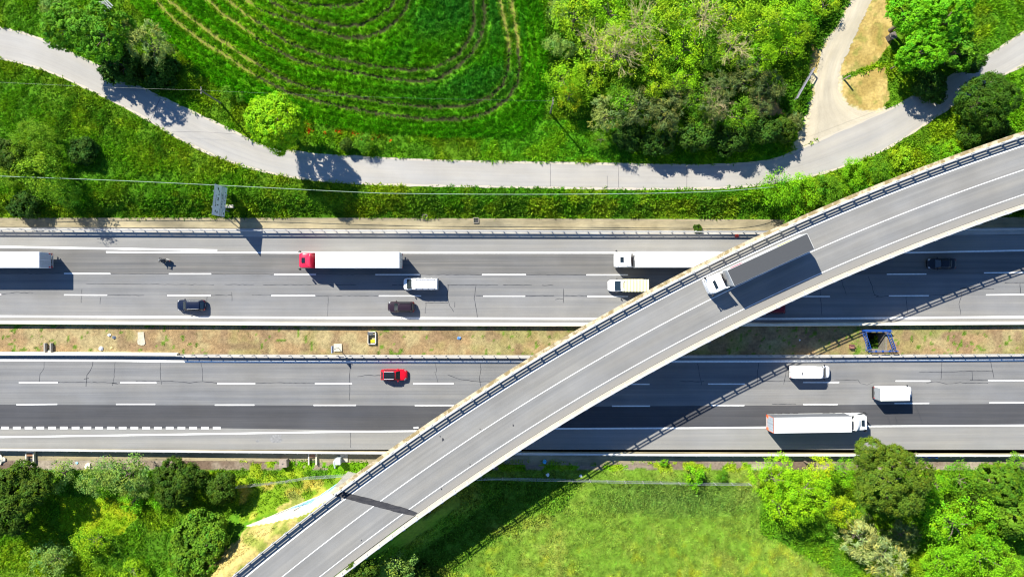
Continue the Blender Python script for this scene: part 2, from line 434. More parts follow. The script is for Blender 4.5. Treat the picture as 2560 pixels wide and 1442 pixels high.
    put(ap & ~st, mix(np.tile([.66, .56, .36], (n, 1)), [.40, .36, .12], sstep(.4, .7, f2)), 1.6, .10, 3)
    near = north & inpoly(u, v, [(1880,235),(1940,245),(1960,285),(1900,300)])
    put(near, np.tile([.45, .30, .12], (n, 1)), 2, .1, 3)
    # median
    med = (v > 815) & (v < 889)
    grn = sstep(.45, .65, fbm(x * .6, y, 6, 4)) * sstep(700, 1900, u) * 1.25 + .5 * sstep(.55, .7, fbm(x, y, 4, 3))
    a = mix(np.tile([.44, .30, .15], (n, 1)), [.50, .40, .20], k2); a = mix(a, [.30, .31, .09], np.clip(grn, 0, 1) * .75); a = mix(a, [.32, .21, .12], sstep(.5, .75, vnoise(x, y, 1.7)) * .7); a = a * (.92 * (1 + .45 * (fbm(x, y, .7, 2) - .5)))[:, None]
    wdm = med & (vnoise(x + 3, y, .55) > .80) & (f1 > .42)
    put(med, a, 9, .10, 3); put(wdm, np.tile([.16, .27, .03], (n, 1)), 12, .22, 3)
    # southern dirt verge
    ver = (v > 1118) & (v <= 1175)
    a = mix(np.tile([.30, .24, .18], (n, 1)), [.42, .36, .28], k2); a = mix(a, [.21, .15, .11], sstep(.5, .7, f1))
    put(ver, a, 1.2, .22, 3)
    g2 = (v > 1150) & (v < 1215) & (u > 590) & (u < 1880) & (k2 > .35)
    put(g2, mix(np.tile([.12, .25, .015], (n, 1)), [.22, .28, .03], k1), 6, .3, 0)
    # south side
    south = v > 1175 + 12 * (f2 - .5)
    a = mix(np.tile([.085, .19, .014], (n, 1)), [.16, .24, .016], k1); a = mix(a, [.05, .13, .018], (1 - k2) * .6)
    put(south & ~g2, a, 8, .3 + .35 * k2, 0)
    yl = south & inpoly(u, v, [(150,1240),(330,1240),(345,1290),(300,1340),(150,1330)])
    put(yl, mix(np.tile([.16, .25, .012], (n, 1)), [.25, .28, .02], k2), 8, .25, 0)
    nw = south & inpoly(u, v, [(600,1215),(860,1190),(800,1240),(600,1310)])
    put(nw, mix(np.tile([.12, .2, .02], (n, 1)), [.36, .30, .11], sstep(.45, .65, f2)), 7, .3, 0)
    md = south & (u > 1085) & (u < 1900) | south & inpoly(u, v, MEADOW)
    a = mix(np.tile([.195, .272, .045], (n, 1)), [.265, .30, .065], k1); a = mix(a, [.15, .25, .03], (1 - k2) * .7); a = a * (1 + .9 * (fbm(x, y, .9, 3) - .5))[:, None]
    a = mix(a, [.40, .38, .03], sstep(.60, .75, fbm(x + 5, y, 2.2, 3)) * sstep(1300, 1420, v) * .5)
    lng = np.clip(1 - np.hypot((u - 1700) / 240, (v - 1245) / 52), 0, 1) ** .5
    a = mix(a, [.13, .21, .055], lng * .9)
    put(md, a, 13, .16 + .12 * k2 + .3 * lng, 4)
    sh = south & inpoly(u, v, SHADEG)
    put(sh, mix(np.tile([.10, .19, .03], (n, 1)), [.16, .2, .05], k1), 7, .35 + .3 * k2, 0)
    # flyover embankment
    em = (e > .6) & (v > 1150)
    a = mix(np.tile([.50, .40, .14], (n, 1)), [.33, .33, .07], k2); a = mix(a, [.20, .25, .04], sstep(.50, .62, f2) * .7)
    put(em & (u < 900) & (polydist(u, v, [(500, 1480), (613, 1405), (745, 1310), (838, 1240)]) < 66 + 70 * (f2 - .5)), a, 12, .30, 3)
    gr = np.isin(Y, (0, 1, 2, 5)) & ~pop; T[gr] = T[gr] * np.array([.93, 1.0, .45]); T[Y == 4] *= np.array([.70, .80, .55]); T[Y == 1] *= np.array([.92, 1.17, .95]); T[Y == 3] *= .70
    return dict(tint=T, dens=D, hgt=Hh, typ=Y, u=u, v=v, fld=fld, dt=dt, med=med, ver=ver, st=st)

# ------------------------------------------------------------------ one ground sheet reaching the horizon
def axis(a, step, far):
    core = np.arange(-a, a + step / 2, step); g = [a + 1.0]
    while g[-1] < far: g.append(g[-1] * 1.25 + 1)
    g = np.array(g); return np.concatenate([-g[::-1], core, g])
GX = axis(92, .32, 2200); GY = axis(56, .32, 2200)
gx, gy = np.meshgrid(GX, GY, indexing='ij')
gz, ge = terrain(gx, gy)
zz = zones(gx.ravel(), gy.ravel(), gz.ravel(), ge.ravel())
VG = 1.75      # overall plant albedo
gt = zz['tint'] * np.where(zz['med'] | zz['ver'] | zz['st'], 1.0, .62 * VG)[:, None]
gt = np.where((zz['fld'] & (zz['dt'] < 5.6))[:, None], np.where(((zz['u'] < 640) | ((zz['u'] > 1240) & (zz['v'] < 120)))[:, None], [.19, .19, .04], [.040, .046, .016]), gt)  # crop shade tinted into the track gaps, straw yellow on the sunlit stretches
def ground_sheet():
    nx, ny = gx.shape; idx = np.arange(nx * ny).reshape(nx, ny)
    q = np.stack([idx[:-1, :-1], idx[1:, :-1], idx[1:, 1:], idx[:-1, 1:]], -1).reshape(-1, 4)
    cx = gx.ravel()[q].mean(1); cy = gy.ravel()[q].mean(1)
    u, v = uvimg(cx, cy, 0); q = q[~((u > 2167) & (u < 2213) & (v > 829) & (v < 874))]
    me = bpy.data.meshes.new('ground'); n = nx * ny
    me.vertices.add(n); me.vertices.foreach_set('co', np.stack([gx.ravel(), gy.ravel(), gz.ravel()], -1).astype(np.float32).ravel())
    me.loops.add(len(q) * 4); me.loops.foreach_set('vertex_index', q.astype(np.int32).ravel())
    me.polygons.add(len(q)); me.polygons.foreach_set('loop_start', np.arange(0, len(q) * 4, 4, dtype=np.int32))
    me.update(calc_edges=True)
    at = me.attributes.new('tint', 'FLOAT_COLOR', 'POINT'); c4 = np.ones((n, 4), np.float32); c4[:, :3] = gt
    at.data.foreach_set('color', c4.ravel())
    for p in me.polygons: p.use_smooth = True
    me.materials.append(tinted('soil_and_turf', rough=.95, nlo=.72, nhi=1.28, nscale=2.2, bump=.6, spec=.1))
    o = bpy.data.objects.new('ground', me); COL.objects.link(o); tag(o, kind='structure')
ground_sheet()

# ================================================================== ROADS
M_LANE = asphalt('worn_asphalt', (.219, .219, .219), streak=.16)
M_LANE1 = asphalt('browned_asphalt', (.172, .168, .162), streak=.2)
M_DARK = asphalt('fresh_dark_asphalt', (.078, .079, .086), streak=.16)
M_SHO = asphalt('pale_shoulder_asphalt', (.285, .28, .265), streak=.10, blotch=.07)
M_SERV = asphalt('pale_concrete_road', (.415, .395, .362), streak=.07, blotch=.08, speck=.08)
M_BRI = asphalt('flyover_asphalt', (.266, .262, .250), streak=.15, su=.006, sv=.55)
M_DIRT = asphalt('dusty_gravel', (.52, .46, .345), streak=.12, blotch=.16, speck=.12, su=.05, sv=.6)
M_WHITE = simple('road_paint', (.74, .74, .72), .6, var=.16, vscale=3)
M_TAR = simple('tar_seal', (.035, .036, .042), .5, var=.2)
M_CONC = simple('concrete', (.42, .39, .33), .9, var=.16, vscale=.8)
M_PALEC = simple('pale_concrete', (.66, .60, .48), .9, var=.10, vscale=1.2)
M_GALV = simple('galvanised_steel', (.46, .46, .45), .5, .2, var=.08)
M_STEEL = simple('dark_steel', (.12, .125, .13), .5, .6)
M_TYRE = simple('tyre_rubber', (.018, .018, .018), .85, var=0)
M_RIM = simple('wheel_alloy', (.45, .45, .46), .35, .8, var=0)
M_GLASS = simple('tinted_window_glass', (.012, .020, .024), .06, spec=.9, var=0)
M_RED = simple('red_lens', (.42, .02, .02), .25, var=0)
M_LENS = simple('clear_lens', (.34, .35, .37), .12, spec=.8, var=0)
M_BLACK = simple('black_plastic', (.02, .02, .022), .55, var=0)

def interp_poly(pts, n, z):
    w = [P(a, b, z) for a, b in pts]; w = catmull(w, 6)
    L = [0]
    for a, b in zip(w[:-1], w[1:]): L.append(L[-1] + (b - a).length)
    t = np.linspace(0, L[-1], n)
    X = np.interp(t, L, [p.x for p in w]); Y = np.interp(t, L, [p.y for p in w])
    return [Vector((a, b, z)) for a, b in zip(X, Y)]
def ledge(pts, x0=-420, x1=420, n=None):   # longitudinal edge given by a few photo points (z=0), prolonged straight
    w = [P(a, b, 0) for a, b in pts]; X = [p.x for p in w]; Y = [p.y for p in w]
    xs_ = [x0] + list(np.arange(-96, 97, 2.0)) + [x1]
    return [Vector((x, np.interp(x, X, Y), 0)) for x in xs_]
def road(name, top, bot, mat, z, ncross=6, parent=None):
    T = ledge(top); B = ledge(bot)
    rows = [[Vector((*(a.lerp(b, k / ncross)).xy, z)) for k in range(ncross + 1)] for a, b in zip(T, B)]
    o = grid_obj(name, rows, mat, parent); return tag(o, kind='structure') if not parent else o
E_W0 = [(-100, 588), (860, 592), (1900, 593), (2660, 583)]
E_W1 = [(-100, 617), (0, 618), (543, 627.5), (700, 631), (1990, 632), (2260, 631), (2660, 626)]
E_W2 = [(-100, 684), (600, 686), (1400, 688), (2000, 687), (2660, 684)]
E_W3 = [(-100, 807), (860, 811), (1400, 813), (2660, 809)]
road('westbound_shoulder', E_W0, E_W1, M_SHO, 0.0)
E_W25 = [(-100, 737), (600, 739), (1400, 741.5), (2000, 741), (2660, 737)]
M_LANE3 = asphalt('pale_fast_lane_asphalt', (.250, .248, .244), streak=.12)
wb = road('westbound_carriageway', E_W2, E_W25, M_LANE, 0.0)
road('westbound_fast_lane', E_W25, E_W3, M_LANE3, 0.0)
road('westbound_slow_lane', E_W1, E_W2, M_LANE1, 0.0)
E_E0 = [(-100, 889), (860, 893), (1400, 894), (2660, 891)]
E_E1 = [(-100, 1011), (860, 1013), (1400, 1016), (1900, 1013), (2660, 1008)]
E_E2 = [(-100, 1070), (560, 1070), (1040, 1077), (1700, 1069), (2160, 1065), (2660, 1062)]
E_E3 = [(-100, 1120), (860, 1127), (2660, 1134)]
eb = road('eastbound_carriageway', E_E0, E_E1, M_LANE, 0.0)
road('eastbound_slow_lane', E_E1, E_E2, M_DARK, 0.0)
road('eastbound_shoulder', E_E2, E_E3, M_SHO, 0.0)
# gutters
def strip_road(name, top, bot, mat, z, dip=0.0):
    T = ledge(top); B = ledge(bot); rows = []
    for a, b in zip(T, B):
        rows.append([Vector((*(a.lerp(b, k / 6)).xy, z - dip * math.sin(math.pi * k / 6))) for k in range(7)])
    return tag(grid_obj(name, rows, mat), kind='structure')
M_GUT = asphalt('stained_gutter_concrete', (.335, .285, .175), streak=.24, blotch=.30, speck=.08, su=.1, sv=.8)
M_KERBC = asphalt('pale_kerb_concrete', (.50, .47, .42), streak=.12, blotch=.14, su=.2, sv=1.0)
strip_road('gutter', [(-100, 545), (860, 545), (1930, 549), (2660, 542)], [(-100, 567), (860, 572), (1930, 576), (2660, 566)], M_GUT, .16, .05)
strip_road('kerb_strip', [(-100, 567), (860, 572), (1930, 576), (2660, 566)], [(-100, 589), (860, 593), (1930, 594), (2660, 584)], M_KERBC, .035)
strip_road('median_kerb', [(-100, 884), (440, 885), (860, 886), (1500, 888), (2660, 884)], [(-100, 891), (860, 894.5), (1400, 895.5), (2660, 892)], M_KERBC, .05)
strip_road('verge_concrete', [(-100, 1119), (860, 1126), (2660, 1133)], [(-100, 1150), (380, 1150), (600, 1152), (1100, 1158), (1500, 1163), (1750, 1150), (2660, 1150)], M_GUT, .02, -.02)

# service road and dirt track
up = interp_poly(SR_UP, 260, 1.73); lo = interp_poly(SR_LO, 260, 1.73)
rows = [[a.lerp(b, k / 5) for k in range(6)] for a, b in zip(up, lo)]
cs = np.cumsum([0] + [(b[2] - a[2]).length for a, b in zip(rows[:-1], rows[1:])])
tag(grid_obj('service_road', rows, M_SERV, uvs=[(cs[i], k * 1.2) for i in range(len(rows)) for k in range(6)]), kind='structure')
l_ = interp_poly(TR_L, 120, 1.74); r_ = interp_poly(TR_R, 120, 1.74)
rows = [[a.lerp(b, k / 8) for k in range(9)] for a, b in zip(l_, r_)]
cs = np.cumsum([0] + [(b[4] - a[4]).length for a, b in zip(rows[:-1], rows[1:])])
for i, row in enumerate(rows):
    for k, p in enumerate(row):
        if k in (0, 8): p += (row[8 - k] - p) * random.uniform(-.05, .06)
        p.z = 1.725 + (.012 if 0 < k < 8 else 0) - (.02 if i > 112 else 0)
tag(grid_obj('dirt_track', rows, M_DIRT, uvs=[(cs[i], k * .6) for i in range(len(rows)) for k in range(9)]), kind='structure')
mb = MB()
for a, b in (((1376, 405), (1376, 473)), ((1518, 440), (1518, 475)), ((1546, 408), (1546, 475)), ((1717, 411), (1717, 474)), ((402, 243), (374, 305))):
    ribbon_into(mb, resample([P(*a, 1.734), P(*b, 1.734)], .5), .09, jit=.3)
ribbon_into(mb, resample([P(430, 329, 1.734), P(520, 331, 1.734), (P(596, 336, 1.734))], .5), .05, jit=.3)
srv = [o for o in COL.objects if o.name == 'service_road'][0]
mb.build('tar_joint', simple('joint_tar', (.16, .15, .15), .8, var=.2), srv)

M_EDGE = asphalt('sandy_road_edge', (.56, .50, .40), streak=.15, blotch=.2, su=.2)
mb = MB()
for e_, sg in ((up, -1), (lo, 1)):
    ribbon_into(mb, [p + Vector((0, .16 * sg, 0)) for p in e_[::1]], .34, 1.737, jit=.5)
mb.build('sandy_edge', M_EDGE, srv)
# painted lines
def pts0(l, z): return [P(a, b, z) for a, b in l]
ZL = .006
def dash_into(mb, segs, w):
    for x0, y0, x1, y1 in segs: ribbon_into(mb, resample(pts0([(x0, y0), (x1, y1)], ZL), 1.0), w, jit=.05)
mb = MB()
ribbon_into(mb, resample(pts0([(-1500, 590), (0, 617), (543, 626)], ZL), 2), .33)
ribbon_into(mb, resample(pts0([(265, 630), (700, 632), (1990, 632), (2260, 632), (2560, 626), (4200, 600)], ZL), 2), .27)
ribbon_into(mb, resample(pts0([(-1500, 788), (0, 790.5), (860, 794.5), (1400, 796.5), (1950, 797), (2560, 792), (4200, 780)], ZL), 2), .34)
mb.build('edge_line', M_WHITE, wb)
mb = MB()
dash_into(mb, [(160, 683.5, 276, 684), (422, 684.5, 528, 684.5), (685, 686, 790, 686), (938, 686.5, 1050, 686.5), (1205, 686.5, 1315, 686.5), (1466, 687, 1570, 687), (2217, 685.5, 2316, 685), (2460, 682, 2570, 681), (-110, 683, -4, 683), (1730, 687, 1830, 687)], .2)
dash_into(mb, [(-100, 736, 3, 736), (160, 737, 268, 737.5), (418, 738.5, 527, 738.5), (678, 739, 788, 739), (947, 739.5, 1053, 739.5), (1208, 740, 1313, 740), (1468, 740.5, 1570, 741), (1980, 741, 2075, 741), (2222, 739.5, 2322, 739), (2465, 737, 2570, 736)], .2)
mb.build('lane_dash', M_WHITE, wb)
mb = MB()
ribbon_into(mb, resample(pts0([(-1500, 898), (0, 900), (300, 901), (430, 903), (600, 904), (860, 904.5), (1400, 904), (1900, 903), (2560, 899.5), (4200, 890)], ZL), 2), .36)
ribbon_into(mb, resample(pts0([(-1500, 1115), (0, 1092), (430, 1085.5), (860, 1078.5), (1030, 1077), (1390, 1071), (1720, 1069.5), (2170, 1065), (2560, 1062.5), (4200, 1050)], ZL), 2), .27)
mb.build('edge_line', M_WHITE, eb)
mb = MB()
dash_into(mb, [(47, 956, 144, 956), (301, 956, 391, 956.5), (543, 958.5, 638, 958.5), (787, 958.5, 880, 958.5), (1033, 958.5, 1134, 958.5), (1520, 960, 1624, 960), (1770, 959.5, 1862, 959.5), (2008, 955.5, 2098, 955.5), (2239, 952, 2326, 952), (2470, 950.5, 2565, 950.5)], .21)
dash_into(mb, [(41, 1011, 143, 1010), (290, 1010, 388, 1010), (537, 1012, 636, 1012), (784, 1012.5, 890, 1012.5), (1037, 1013, 1135, 1013), (1530, 1014.5, 1625, 1014.5), (1778, 1013, 1861, 1013), (2008, 1010.5, 2094, 1010.5), (2236, 1008, 2323, 1007.5), (2473, 1006.5, 2570, 1006)], .21)
mb.build('lane_dash', M_WHITE, eb)
mb = MB()
for k in range(-3, 19):
    xx = 3 + k * 29.4; dash_into(mb, [(xx, 1069 + .02 * k, xx + 19, 1069 + .02 * k)], .42)
dash_into(mb, [(1034, 1069, 1046, 1068)], .3)
mb.build('merge_block', M_WHITE, eb)

# sealed cracks
def cracks(polys, parent, w=.085):
    mb = MB()
    for pl in polys:
        pts = resample([P(a, b, .004) for a, b in pl], .45)
        for p in pts[1:-1]: p.x += random.gauss(0, .03); p.y += random.gauss(0, .03)
        ribbon_into(mb, pts, w * random.uniform(.75, 1.15), jit=.35)
    return mb.build('crack_seal', M_TAR, parent)
cracks([[(276,684),(422,685)],[(528,685),(685,686)],[(790,686),(938,686)],[(1050,686.5),(1205,686.5)],[(1315,686.5),(1466,687)],[(0,684),(160,684)],
 [(215,709),(330,710),(535,711.5)],[(562,711),(635,711)],[(658,712),(780,711.5),(890,712)],[(980,712),(1060,713)],[(1118,712),(1245,712.5)],[(1258,712.5),(1330,713)],[(1355,713),(1383,713)],
 [(268,738),(360,738)],[(527,738.5),(580,738)],[(630,737.5),(678,738)],[(788,739.5),(880,739),(947,740)],[(1190,739),(1208,739)],[(1313,740),(1385,739)],[(1410,739),(1468,739)],
 [(820,739),(819,790)],[(579,730),(580,752)],[(1121,712),(1118,740),(1125,765),(1134,779)],[(1190,714),(1186,745),(1190,770),(1194,796)],[(1409,722),(1409,757)],[(1388,749),(1398,746),(1409,748)],
 [(1065,757),(1063,783)],[(205,722),(203,757)],[(252,742),(250,760)],[(1063,757),(1120,757.5)],[(0,736),(40,731),(82,732)],[(1137,755),(1137,768)],[(518,740),(517,757)],
 [(2170,690),(2180,715),(2186,737),(2197,741)],[(2103,698),(2108,715),(2116,737)],[(2050,722),(2055,788)],[(2265,742),(2269,782)],[(2401,720),(2403,740),(2398,760),(2402,787)],
 [(2512,707),(2570,706)],[(2455,723),(2400,721),(2440,716)],[(2450,723),(2485,722)],[(2190,742),(2250,740)],[(2322,739),(2380,737)],[(2550,708),(2552,735)]], wb)
cracks([[(110,904),(110,920),(100,935),(98,954)],[(232,904),(230,918),(217,938),(215,966)],[(288,904),(286,935),(281,964)],[(402,904),(400,928),(404,961)],[(502,904),(506,922),(507,953)],
 [(145,955),(250,955.5),(292,957)],[(340,952),(430,953),(475,957),(507,953),(543,957)],[(640,958),(690,956),(787,957.5)],[(875,906),(874,950),(874,1000)],[(893,941),(912,938),(952,938)],
 [(1089,906),(1091,929),(1087,929),(1095,956)],[(1119,936),(1150,948),(1200,953.5),(1240,954)],[(1200,906),(1203,922),(1199,942),(1201,965)],[(210,947),(222,945)],[(280,957),(296,960)],
 [(1744,908),(1747,925),(1754,962)],[(1896,904),(1893,960)],[(1966,912),(1964,938),(1959,960)],[(1700,953),(1760,953)],[(1905,953),(1980,951)],[(2085,949),(2145,949.5),(2150,958),(2168,961),(2184,955)],
 [(2297,930.5),(2350,930),(2425,927),(2482,928)],[(2355,902),(2354,928),(2352,950)],[(2476,902),(2480,922),(2485,946)],[(2430,928),(2431,950)],[(2425,950),(2470,949)],[(2316,957),(2340,953),(2365,959),(2400,957),(2470,957)],
 [(2288,1012),(2298,1036),(2308,1062)],[(2219,1040),(2226,1062)],[(2238,1042),(2243,1058)],[(1930,1010),(1990,1009.5)],[(876,1080),(876,1118)]], eb)
mb = MB()
for cx_, cy_, r_ in ((690, 1095, 17), (644, 1102, 5)):
    ring = [P(cx_ + r_ * math.cos(a) * random.uniform(.75, 1.1), cy_ + r_ * .8 * math.sin(a) * random.uniform(.7, 1.1), .004) for a in np.linspace(0, 2 * math.pi, 18)[:-1]]
    mb.add(ring, [tuple(range(len(ring)))])
mb.build('tyre_stain', simple('oil_stained_asphalt', (.21, .21, .21), .8, var=.3), eb)
# ================================================================== FLYOVER
bridge = empty('flyover_bridge', BP(s_at(1450, 925), 0, 0), 0, 'long curving concrete flyover carrying a two lane road over the motorway', 'bridge')
BO = bridge.location.copy()
def rel(o):
    """keep world coordinates while parenting to the bridge"""
    o.parent = bridge; o.matrix_parent_inverse = Matrix.Translation(-BO); return o
def srange(a, b, st=1.0): return list(np.arange(a, b, st)) + [b]
# deck: skewed at the west joint so sides end at different stations
def deck_station(f, o):     # f 0..1 along; start follows the skewed joint
    s0 = S_JN + (S_JS - S_JN) * (o + 5.55) / 11.15
    return s0 + (S_E + 1.5 - s0) * f
prof = [(-5.55, 9.70), (-5.50, 8.95), (-3.2, 8.75), (-3.0, 7.9), (3.0, 7.9), (3.2, 8.75), (5.55, 8.95), (5.60, 9.66)]
top = [(4.95, 9.66), (4.93, 9.45), (-4.78, 9.45), (-4.80, 9.70)]
ring = prof + top
mb = MB(); mb.loft([[BP(deck_station(f, o), o, z) for o, z in ring] for f in np.linspace(0, 1, 110)])
M_DECK = simple('flyover_concrete', (.40, .37, .31), .9, var=.12, vscale=.5)
rel(mb.build('deck', M_DECK))
# tan stained copings laid on the deck edges
def stained(name, a, b, sc=.9):
    m, nt, out = newmat(name); tc = nt.nodes.new('ShaderNodeTexCoord')
    bs = N(nt, 'ShaderNodeBsdfPrincipled', Roughness=.92)
    c = mixmul(nt, ramp(nt, noise(nt, tc.outputs['Object'], sc, 5, .65), a, b, .44, .56), ramp(nt, noise(nt, tc.outputs['Object'], 6, 3), .88, 1.12))
    nt.links.new(c, bs.inputs['Base Color']); nt.links.new(bs.outputs[0], out.inputs[0]); return m
M_COP = stained('lichen_stained_coping', (.235, .18, .085), (.46, .39, .27))
M_COP2 = simple('pale_coping', (.40, .375, .33), .85, var=.10, vscale=.8)
def coping(o0, o1, z, mat):
    mb = MB()
    mb.loft([[BP(deck_station(f, o), o, zz) for o, zz in ((o0, z), (o1, z), (o1, z + .05), (o0, z + .05))] for f in np.linspace(0, 1, 110)])
    return rel(mb.build('coping', mat))
coping(-5.62, -4.76, 9.703, M_COP); coping(5.26, 5.62, 9.663, M_COP2)
mb = MB(); mb.loft([[BP(s, o, z) for o, z in ((5.0, 8.4), (5.62, 8.4), (5.62, 9.71), (5.26, 9.71), (5.24, 9.49), (5.0, 9.49))] for s in srange(S_JS - 34, S_JS - .25)])
rel(mb.build('coping', M_COP2))
# road surface, continuing on the embankments
rows = []; uvs = []
for s in srange(2, BL - 2, 1.0):
    rows.append([BP(s, o, 9.505 + .02 * (1 - abs(o) / 5)) for o in np.linspace(-4.74, 4.9, 9)]); uvs += [(s, o) for o in np.linspace(-4.74, 4.9, 9)]
fly = rel(grid_obj('road_surface', rows, M_BRI, uvs=uvs))
ZB = 9.534
def bline(off0, w, s0=2, s1=None, z=ZB):
    ribbon_into(mb, [BP(s, off0, z) for s in srange(s0, s1 or BL - 2, 1.0)], w)
mb = MB(); bline(-3.5, .21); bline(3.58, .12); bline(0.0, .13)
rel(mb.build('road_marking', simple('worn_road_paint', (.74, .74, .72), .6, var=.12, vscale=1.5)))
# pale dusty strips at the kerbs
mb = MB(); bline(4.42, .9, z=9.531)
rel(mb.build('dust_strip', asphalt('road_dust', (.285, .272, .25), streak=.1)))
mb = MB(); bline(-4.2, 1.05, z=9.531)
rel(mb.build('dust_strip', asphalt('barrier_side_dust', (.36, .345, .31), streak=.1)))
# expansion joints: dark strip across the deck
M_JOINT = asphalt('joint_bitumen', (.048, .048, .054), streak=.35, su=.8, sv=3)
for sN, sS, w in ((S_JN + .2, S_JS + .2, 1.25), (S_E, S_E + 1.0, 1.1)):
    rows = []
    for k in range(25):
        o = -4.7 + 9.5 * k / 24; s = sN + (sS - sN) * (o + 5.55) / 11.15
        ww = w * (1.0 if k < 20 else 1.0 - .1 * (k - 20)) * random.uniform(.92, 1.08)
        rows.append([BP(s - ww / 2, o, 9.540), BP(s + ww / 2, o, 9.540)])
    rel(grid_obj('expansion_joint', rows, M_JOINT))
for px, py, r_ in ((1107, 1098, .28), (1100, 1090, .12), (1140, 1010, .1), (1283, 1063, .2), (1175, 1160, .12), (903, 1350, .12), (1104, 1222, .14), (1200, 1072, .12), (1510, 832 + 60, .1)):
    p = P(px, py, 9.545)
    ringp = [p + Vector((math.cos(a) * r_ * random.uniform(.4, .8), math.sin(a) * r_ * random.uniform(.6, 1.5), 0)) for a in np.linspace(0, 6.28, 10)[:-1]]
    mb = MB(); mb.add(ringp, [tuple(range(9))]); rel(mb.build('oil_spot', M_TAR))
# barriers
def beam_rail(mb, off, z, hgt, dep, s0, s1, st=1.0):
    mb.loft([[BP(s, off - dep / 2, z - hgt / 2), BP(s, off + dep / 2, z - hgt / 2), BP(s, off + dep / 2, z + hgt / 2), BP(s, off - dep / 2, z + hgt / 2)] for s in srange(s0, s1, st)])
def barrier(side, s0, s1, name_rail='barrier_rail', full=True):
    o = -4.86 if side < 0 else (5.42 if full else 4.9)
    z0 = 9.7 if full else 9.5; up_ = .14 if side > 0 else 0
    mb = MB()
    beam_rail(mb, o, z0 + .12, .09, .09, s0, s1)
    if full:
        beam_rail(mb, o, z0 + .50 + up_ * .6, .17, .09, s0, s1)
        beam_rail(mb, o - .0 * side, z0 + .86 + up_, .17, .09, s0, s1)
    else:
        beam_rail(mb, o, z0 + .55, .32, .10, s0, s1); beam_rail(mb, o, z0 + .95, .14, .10, s0, s1)
    rl = rel(mb.build(name_rail, M_GALV))
    me = None; n = int((s1 - s0) / 2.4)
    for k in range(n + 1):
        s = s0 + .6 + 2.4 * k
        if s > s1: break
        p = BP(s, o + (.14 if full else .1) * side, 0); ang = math.atan2(np.interp(s, SS, TY), np.interp(s, SS, TX))
        if me is None:
            m2 = MB(); m2.box((0, 0, z0 + .47), (.34, .10, .94))
            if full:   # triangular rear bracket on the coping
                sg = -side
                m2.add([(-.09, 0, z0 + .02), (.09, 0, z0 + .02), (.09, -.42 * sg, z0 + .02), (-.09, -.42 * sg, z0 + .02), (-.09, 0, z0 + .8), (.09, 0, z0 + .8)],
                       [(0, 1, 2, 3), (0, 4, 5, 1), (3, 2, 5, 4), (0, 3, 4), (1, 5, 2)])
            po = m2.build('post', M_GALV); me = po.data
        else:
            po = bpy.data.objects.new('post', me); COL.objects.link(po)
        po.parent = rl; po.matrix_parent_inverse = Matrix.Translation(-BO)
        po.location = (p.x, p.y, 0); po.rotation_euler = (0, 0, ang)
        # rail objects carry world coordinates through the bridge's inverse, so posts use world coordinates as well
        po.matrix_parent_inverse = Matrix.Identity(4)
    return rl
barrier(-1, S_JN + 1.0, S_E + 1.0); barrier(1, S_JS - 30.0, S_E + 1.0)
barrier(-1, S_JN - 24, S_JN + .6, full=False)
barrier(-1, S_E + 1.4, S_E + 8, full=False)
# wide silvery shelf in front of the NW coping (cable duct cover)
mb = MB(); beam_rail(mb, -4.90, 9.78, .05, .34, S_JN + .4, S_E + 1.0)
rel(mb.build('duct_cover', simple('duct_cover_metal', (.60, .60, .58), .6, .2, var=.06)))
# piers
for px, py, off in ((1545, 862, 0), (2085, 556, 0), (1068, 1172, 0)):
    s = s_at(px, py); p = BP(s, off, 0); ang = math.atan2(np.interp(s, SS, TY), np.interp(s, SS, TX))
    mb = MB(); mb.cyl((p.x, p.y, 3.6), 1.0, 7.4, n=24)
    pb = rel(mb.build('pier', M_CONC, smooth=True))
    m2 = MB(); m2.box((p.x, p.y, 7.6), (1.6, 6.0, .6), ang); c = m2.build('pier_cap', M_CONC); c.parent = pb; c.matrix_parent_inverse = Matrix.Identity(4)
# abutment and wing wall
def wall(mb, pts, tops, th, z0=-.3):
    """wall along pts (outer face), thickness th to the left of the direction of travel"""
    rings = []
    for i, p in enumerate(pts):
        a = pts[max(i - 1, 0)]; b = pts[min(i + 1, len(pts) - 1)]; d = Vector((b.x - a.x, b.y - a.y, 0)).normalized(); nn = Vector((-d.y, d.x, 0)) * th
        rings.append([Vector((p.x, p.y, z0)), Vector((p.x + nn.x, p.y + nn.y, z0)), Vector((p.x + nn.x, p.y + nn.y, tops[i])), Vector((p.x, p.y, tops[i]))])
    mb.loft(rings)
mb = MB(); a = BP(S_JN, -5.3, 0); b = BP(S_JS, 5.3, 0)
wall(mb, [b, a], [8.9, 8.9], -1.0)
rel(mb.build('abutment', M_CONC))
mb = MB()
Wm = W1.lerp(W2, .5)
dW = (W2 - W1); dW.z = 0
pw = [W0, W0.lerp(W1, .5), W1] + [W1.lerp(W2, k / 5) for k in range(1, 6)]
tw = [9.3, 9.2, 8.6, 7.6, 6.3, 4.9, 3.5, 2.1]
wall(mb, pw, tw, .55)
M_WALL = simple('whitewashed_wall', (.54, .50, .40), .9, var=.10, vscale=.9)
wing = rel(mb.build('wing_wall', M_WALL))
mb = MB()      # graffiti band painted on the upper part of the wing wall
def wallpt(t, h):    # t 0..len(pw)-1, h 0..1 of the height
    i = min(int(t), len(pw) - 2); f = t - i; p = pw[i].lerp(pw[i + 1], f); tz = tw[i] + (tw[i + 1] - tw[i]) * f
    a = pw[max(i - 0, 0)]; b = pw[i + 1]; d = Vector((b.x - a.x, b.y - a.y, 0)).normalized(); nn = Vector((d.y, -d.x, 0)) * .02
    return Vector((p.x + nn.x, p.y + nn.y, .3 + (tz - .3) * h))
